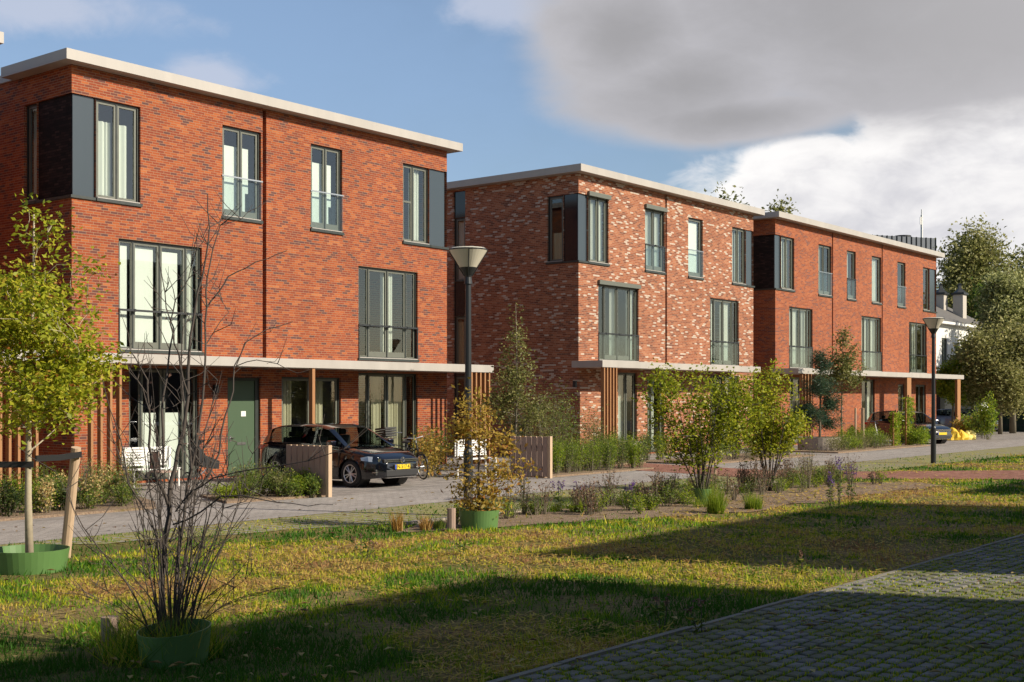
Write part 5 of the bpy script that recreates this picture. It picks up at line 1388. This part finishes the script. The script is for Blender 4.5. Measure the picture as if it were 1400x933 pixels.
for a, b_ in ((17.42,23.92),(17.82,23.92),(17.42,24.33),(17.82,24.33)): MB().tube([(a,b_,.02),(a,b_,.42)], .013, 6).build('leg', M['black'], rt)
# stroller
px0 = FX(279, 25.4); rt = empty('stroller', (px0, 25.4, 0), 'black stroller parked between the bench and the front door', 'stroller')
m = MB(); m.poly([(px0-.25,25.2,.45),(px0+.3,25.2,.35),(px0+.3,25.6,.35),(px0-.25,25.6,.45)]); 
for s_ in (25.2, 25.6): m.poly([(px0-.35,s_,1.0),(px0-.25,s_,.45),(px0+.3,s_,.35),(px0+.32,s_,.55),(px0-.1,s_,.70)])
m.poly([(px0-.35,25.2,1.0),(px0-.25,25.2,.45),(px0-.25,25.6,.45),(px0-.35,25.6,1.0)]); m.build('seat', M['black'], rt)
m = MB(); pr_ = [(px0-.35+.33*(1-math.cos(a)), .80+.28*math.sin(a)) for a in np.linspace(.1, 1.9, 7)]
for (a, z1_), (b_, z2_) in zip(pr_, pr_[1:]): m.quad((a,25.19,z1_),(b_,25.19,z2_),(b_,25.61,z2_),(a,25.61,z1_))
m.build('hood', M['black'], rt)
m = MB(); 
for s_ in (25.22, 25.58): m.tube([(px0-.62,s_,1.0),(px0-.3,s_,.6),(px0+.3,s_,.12)], .014, 6); m.tube([(px0-.35,s_,.15),(px0+.1,s_,.5)], .014, 6)
m.tube([(px0-.62,25.22,1.0),(px0-.62,25.58,1.0)], .014, 6); m.build('frame', M['steel'], rt)
for a, r_ in ((px0-.35,.14),(px0+.33,.11)):
    for s_ in (25.18, 25.62): MB().torus((a,s_,r_+.012),(0,1,0),r_-.02,.02,20,6).build('wheel', M['rubber'], rt)
# stone block by the slat screen of the second house
MB().box(XA2+.3, XA2+1.35, 23.6, 24.15, 0, .62).build('stone_block', M['concrete'], None, bevel=.02, label='pale stone block at the foot of the slat screen behind the hedge', cat='block')
# yellow bags by the far car
rg = np.random.default_rng(5); bxg, byg = G(1312, 602)
for i, (dx_, dy_, s_, lb) in enumerate([(-.6,.2,.75,'largest yellow tarpaulin bag in the heap beyond the far lamp post'), (.1,.0,.65,'middle yellow bag of the heap beyond the far lamp post'), (.75,-.2,.6,'rightmost pale yellow bag of the heap beyond the far lamp post')]):
    m = MB(); m.lathe([(.0,.0),(.55,.02),(.62,.16),(.52,.36),(.30,.50),(.1,.56),(0,.57)], 18, (0,0,0))
    V_ = []
    for (x, y, z) in m.v:
        k2 = 1 + .22*math.sin(7*x+3*i) * math.cos(6*y+i) + .12*math.sin(13*z+9*x); V_.append((bxg+dx_+x*s_*1.1*k2, byg+dy_+y*s_*.9*k2, z*s_*1.25*k2))
    m.v = V_; m.build('bag', mat('bag_yellow', (.70,.46,.03) if i < 2 else (.75,.62,.16), .6, noise=.25, nscale=3), None, smooth=False, label=lb, cat='bag', group='heap of yellow bags')

# ------------------------------------------------------------------ far right: house, fence, trees
hx, hy = at_depth(1268, 545, 86).x, at_depth(1268, 545, 86).y
rt = empty('white_house', (hx, hy, 0), 'old white house with slate roof and two tall chimneys at the right', 'house')
x0, x1, y0, y1 = hx-1.5, hx+9.5, hy-1.0, hy+7.0
mb = MB(); wall_plane(mb, lambda a, d, z: (x0+d, a, z), y0, y1, 0, 7.3, [(y0+1.2,y0+2.2,4.6,6.2), (y0+1.2,y0+2.2,1.2,3.0), (y0+4.2,y0+5.2,4.6,6.2)]); wall_plane(mb, lambda a, d, z: (a, y0+d, z), x0, x1, 0, 7.3, [(x0+1.4,x0+2.5,4.5,6.2), (x0+5.4,x0+6.5,4.5,6.2), (x0+1.4,x0+2.5,1.0,3.0)])
mb.quad((x1,y0,0),(x1,y1,0),(x1,y1,7.3),(x1,y0,7.3)); mb.quad((x0,y1,0),(x1,y1,0),(x1,y1,7.3),(x0,y1,7.3)); mb.build('wall', M['white_wall'], rt)
for a in ((x0+1.4,x0+2.5,4.5,6.2), (x0+5.4,x0+6.5,4.5,6.2), (x0+1.4,x0+2.5,1.0,3.0)): window(rt, lambda a_, d, z: (a_, y0+d, z), *a, lights=(1,1))
slate = mat('slate', (.13,.12,.11), .8, noise=.3, nscale=2.5, stretch=(1,1,4))
m = MB(); e = .35; zr_ = 9.7; ym = (y0+y1)/2
m.quad((x0-e,y0-e,7.3),(x1+e,y0-e,7.3),(x1-2.2,ym,zr_),(x0+2.2,ym,zr_)); m.quad((x0-e,y1+e,7.3),(x1+e,y1+e,7.3),(x1-2.2,ym,zr_),(x0+2.2,ym,zr_)); m.poly([(x0-e,y0-e,7.3),(x0-e,y1+e,7.3),(x0+2.2,ym,zr_)]); m.poly([(x1+e,y0-e,7.3),(x1+e,y1+e,7.3),(x1-2.2,ym,zr_)])
rf = m.build('roof', slate, rt); MB().box(x0-e-.05, x1+e+.05, y0-e-.05, y1+e+.05, 7.12, 7.29).build('gutter', M['white_wall'], rt)
for px_c in (1286, 1312):
    p_ = at_depth(px_c, 545, 91); m = MB(); m.box(p_.x-.38, p_.x+.38, p_.y-.36, p_.y+.36, 7.35, 9.55); ch_ = m.build('chimney', mat('chimney_stone', (.45,.41,.36), .9), rf)
    m = MB(); m.box(p_.x-.48, p_.x+.48, p_.y-.46, p_.y+.46, 9.551, 9.7); m.lathe([(.5,9.71),(.15,10.0),(.12,10.25),(.2,10.3),(0,10.4)], 4, (p_.x,p_.y,0)); m.build('chimney_cap', M['darkmetal'], ch_)
# dark clad block with mast
pL, pR = at_depth(1130, 545, 108), at_depth(1279, 545, 112)
rt = empty('office_block', (pL.x, pL.y, 0), 'dark metal clad block with roof vent and mast behind the far house', 'building')
dirv = (pR-pL).normalized(); nv_ = Vector((-dirv.y, dirv.x, 0)); 
if nv_.dot(Vector((.62,.78,0))) < 0: nv_ = -nv_
top_z = 2.1 + (545-322)/1728*110
m = MB(); a, b_, c, d_ = pL, pR, pR+nv_*12, pL+nv_*12
for p, q in ((a,b_),(b_,c),(c,d_),(d_,a)): m.quad((p.x,p.y,0),(q.x,q.y,0),(q.x,q.y,top_z),(p.x,p.y,top_z))
m.poly([(p.x,p.y,top_z) for p in (a,b_,c,d_)]); m.build('wall', mat('zinc', (.10,.115,.14), .5, .2), rt)
m = MB(); n = 22
for i in range(n+1):
    p = pL.lerp(pR, i/n); m.box(p.x-.04, p.x+.04, p.y-.06, p.y+.04, 0, top_z+.02)
m.build('seam', M['darkmetal'], rt)
p = at_depth(1234, 545, 115); MB().lathe([(.55,top_z),(.55,top_z+.35),(.75,top_z+.4),(.75,top_z+.6),(0,top_z+.62)], 20, (p.x,p.y,0)).build('roof_vent', M['darkmetal'], rt)
p = at_depth(1260, 545, 115); m = MB(); m.tube([(p.x,p.y,top_z),(p.x,p.y,top_z+2.5)], .10, 6); m.tube([(p.x,p.y,top_z+2.5),(p.x,p.y,top_z+3.0)], .05, 6); m.box(p.x-.3,p.x+.0,p.y,p.y+.06,top_z+1.6,top_z+2.3); m.build('mast', M['white'], rt)
# fence and shed at the right edge
fa_ = [at_depth(1352, 545, 82), at_depth(1440, 545, 78)]
rt = empty('garden_fence', (fa_[0].x, fa_[0].y, 0), 'dark green garden fence under the trees at the right edge', 'fence'); m = MB(); n = 22
for i in range(n):
    p, q = fa_[0].lerp(fa_[1], i/n), fa_[0].lerp(fa_[1], (i+.9)/n); m.quad((p.x,p.y,0),(q.x,q.y,0),(q.x,q.y,2.3),(p.x,p.y,2.3)); m.quad((p.x,p.y+.03,0),(q.x,q.y+.03,0),(q.x,q.y+.03,2.3),(p.x,p.y+.03,2.3)); m.quad((p.x,p.y,2.3),(q.x,q.y,2.3),(q.x,q.y+.03,2.3),(p.x,p.y+.03,2.3))
m.build('boards', mat('fence_green', (.015,.04,.028), .7), rt)
m = MB(); p, q = fa_; m.tube([(p.x,p.y-.03,2.0),(q.x,q.y-.03,2.0)], .05, 4); m.tube([(p.x,p.y-.03,.4),(q.x,q.y-.03,.4)], .05, 4); m.build('rail', M['darkmetal'], rt)
p = at_depth(1325, 545, 84); rt = empty('shed', (p.x, p.y, 0), 'low shed with striped corrugated roof behind the far cars', 'shed')
m = MB(); m.box(p.x-4,p.x+4,p.y+.5,p.y+4,0,2.7); m.build('wall', M['darkmetal'], rt); m = MB()
for i in range(28): xx_ = p.x-4.3+i*.31; m.box(xx_, xx_+.20, p.y-.2, p.y+4.2, 2.72+.0, 2.86); 
m.box(p.x-4.3,p.x+4.38,p.y-.15,p.y+4.15,2.701,2.719); m.build('roof', mat('corrugated', (.20,.22,.26), .5), rt)

def big_tree(label, px, d, py_top, half_w_px, lm, seed, z_lo=2.0, n_tips=420, per=46, ls=.34, tone=(.5,.2), bark='bark', asp=.55, name='broadleaf_tree', dens=1.0, group='trees at the right'):
    b_ = at_depth(px, 545, d); H = 2.1 + (545-py_top)/1728*d; rw_ = half_w_px/1728*d; rg_ = random.Random(seed); cz = (z_lo+H)/2; crowns = [(0,0,cz,rw_*.7,rw_*.7,(H-z_lo)*.40)]
    for i in range(14):
        a = rg_.uniform(0, 6.28); zz_ = rg_.uniform(z_lo+1.0, H-1.2); f = math.sin(math.pi*min(1, max(.15, (zz_-z_lo)/(H-z_lo)*.9+.1)))
        crowns.append((math.cos(a)*rw_*.74*f, math.sin(a)*rw_*.74*f, zz_, rw_*rg_.uniform(.2,.42), rw_*rg_.uniform(.2,.42), (H-z_lo)*rg_.uniform(.09,.18)))
    return tree(name, label, 'tree', (b_.x, b_.y, 0), H, .28*H/14, crowns, int(n_tips*dens), per, ls, lm, bark, seed, spread=.6*rw_/4, tone=(tone[0]+.08, tone[1]), gaps=.3, leader=H*.85, group=group)
big_tree('tall yellow green tree behind the chimneys of the white house', 1350, 106, 322, 78, 'olive', 61, tone=(.62,.28), z_lo=3, n_tips=1000)
big_tree('tall dark tree at the top right corner behind the yellow green tree', 1405, 112, 314, 42, 'dark', 62, tone=(.55,.2), z_lo=3)
big_tree('dark green tree between the white house and the silvery tree', 1352, 100, 372, 44, 'green', 63, tone=(.3,.2), z_lo=2)
big_tree('tall silvery green willow like tree at the right edge', 1385, 76, 352, 46, 'silver', 64, tone=(.5,.3), asp=.3, ls=.22, z_lo=1.6, n_tips=800)
big_tree('olive green tree low at the right edge of the street', 1368, 74, 430, 60, 'olive', 65, z_lo=1.2, tone=(.68,.28), ls=.20, dens=2.0)
big_tree('small bright green tree beside the white house wall', 1303, 74, 480, 22, 'fresh', 66, z_lo=1.3, tone=(.55,.2), ls=.2, dens=.4, name='young_tree')
big_tree('dark round tree right of the far lamp post', 1330, 80, 452, 34, 'green', 67, z_lo=1.5, tone=(.5,.25), ls=.26, dens=.8)
big_tree('tree beyond the right edge of the picture', 1470, 84, 350, 60, 'green', 68, z_lo=1.5, tone=(.4,.2), dens=1.1)
big_tree('crown tips of a tree showing above the second house roof', 995, 92, 243, 60, 'olive', 71, z_lo=6, tone=(.5,.2), dens=.9, group='trees behind the roofs')
big_tree('crown tips of a tree showing above the corner of the third house roof', 1078, 98, 268, 40, 'olive', 72, z_lo=6, tone=(.5,.2), dens=.7, group='trees behind the roofs')
for i, (px, d, h_, r_, lm) in enumerate([(1345, 66, 1.7, .7, 'green'), (1336, 68, 1.3, .8, 'fresh'), (1352, 64, 2.3, .45, 'fresh'), (1322, 69, 1.1, .7, 'autumn')]):
    p = at_depth(px, 545, d); shrub('garden_shrub', ['mixed green shrub in the bed right of the yellow bags', 'bright shrub nearest the yellow bags', 'tall narrow shrub at the end of the far bed', 'orange tinged shrub behind the yellow bags'][i], 'shrub', p.x, p.y, r_, h_, 1300, .13, lm, 400+i, .5, 'shrubs beyond the yellow bags', stems=16)
# distant hedge line closes the horizon
for i in range(26):
    a = R(10 + i*4.2); d = 150 + 20*math.sin(i*1.7); x, y = d*math.sin(a+R(-6)), d*math.cos(a+R(-6))
    rg_ = random.Random(800+i)
    if abs(math.atan2(x*.6213-y*.7836, x*.7836+y*.6212)) > R(40): continue
    tree('broadleaf_tree', 'distant tree on the horizon behind the houses', 'tree', (x, y, 0), 8, .2, [(0,0,5,4.5,4.5,3.4), (2,1,3.6,3.5,3.5,2.6), (-2.4,-1,4,3.4,3.4,2.8)], 110, 30, .6, ['green','dark','olive'][i%3], 'bark', 810+i, spread=.8, tone=(.4,.2), gaps=.2, group='distant trees')
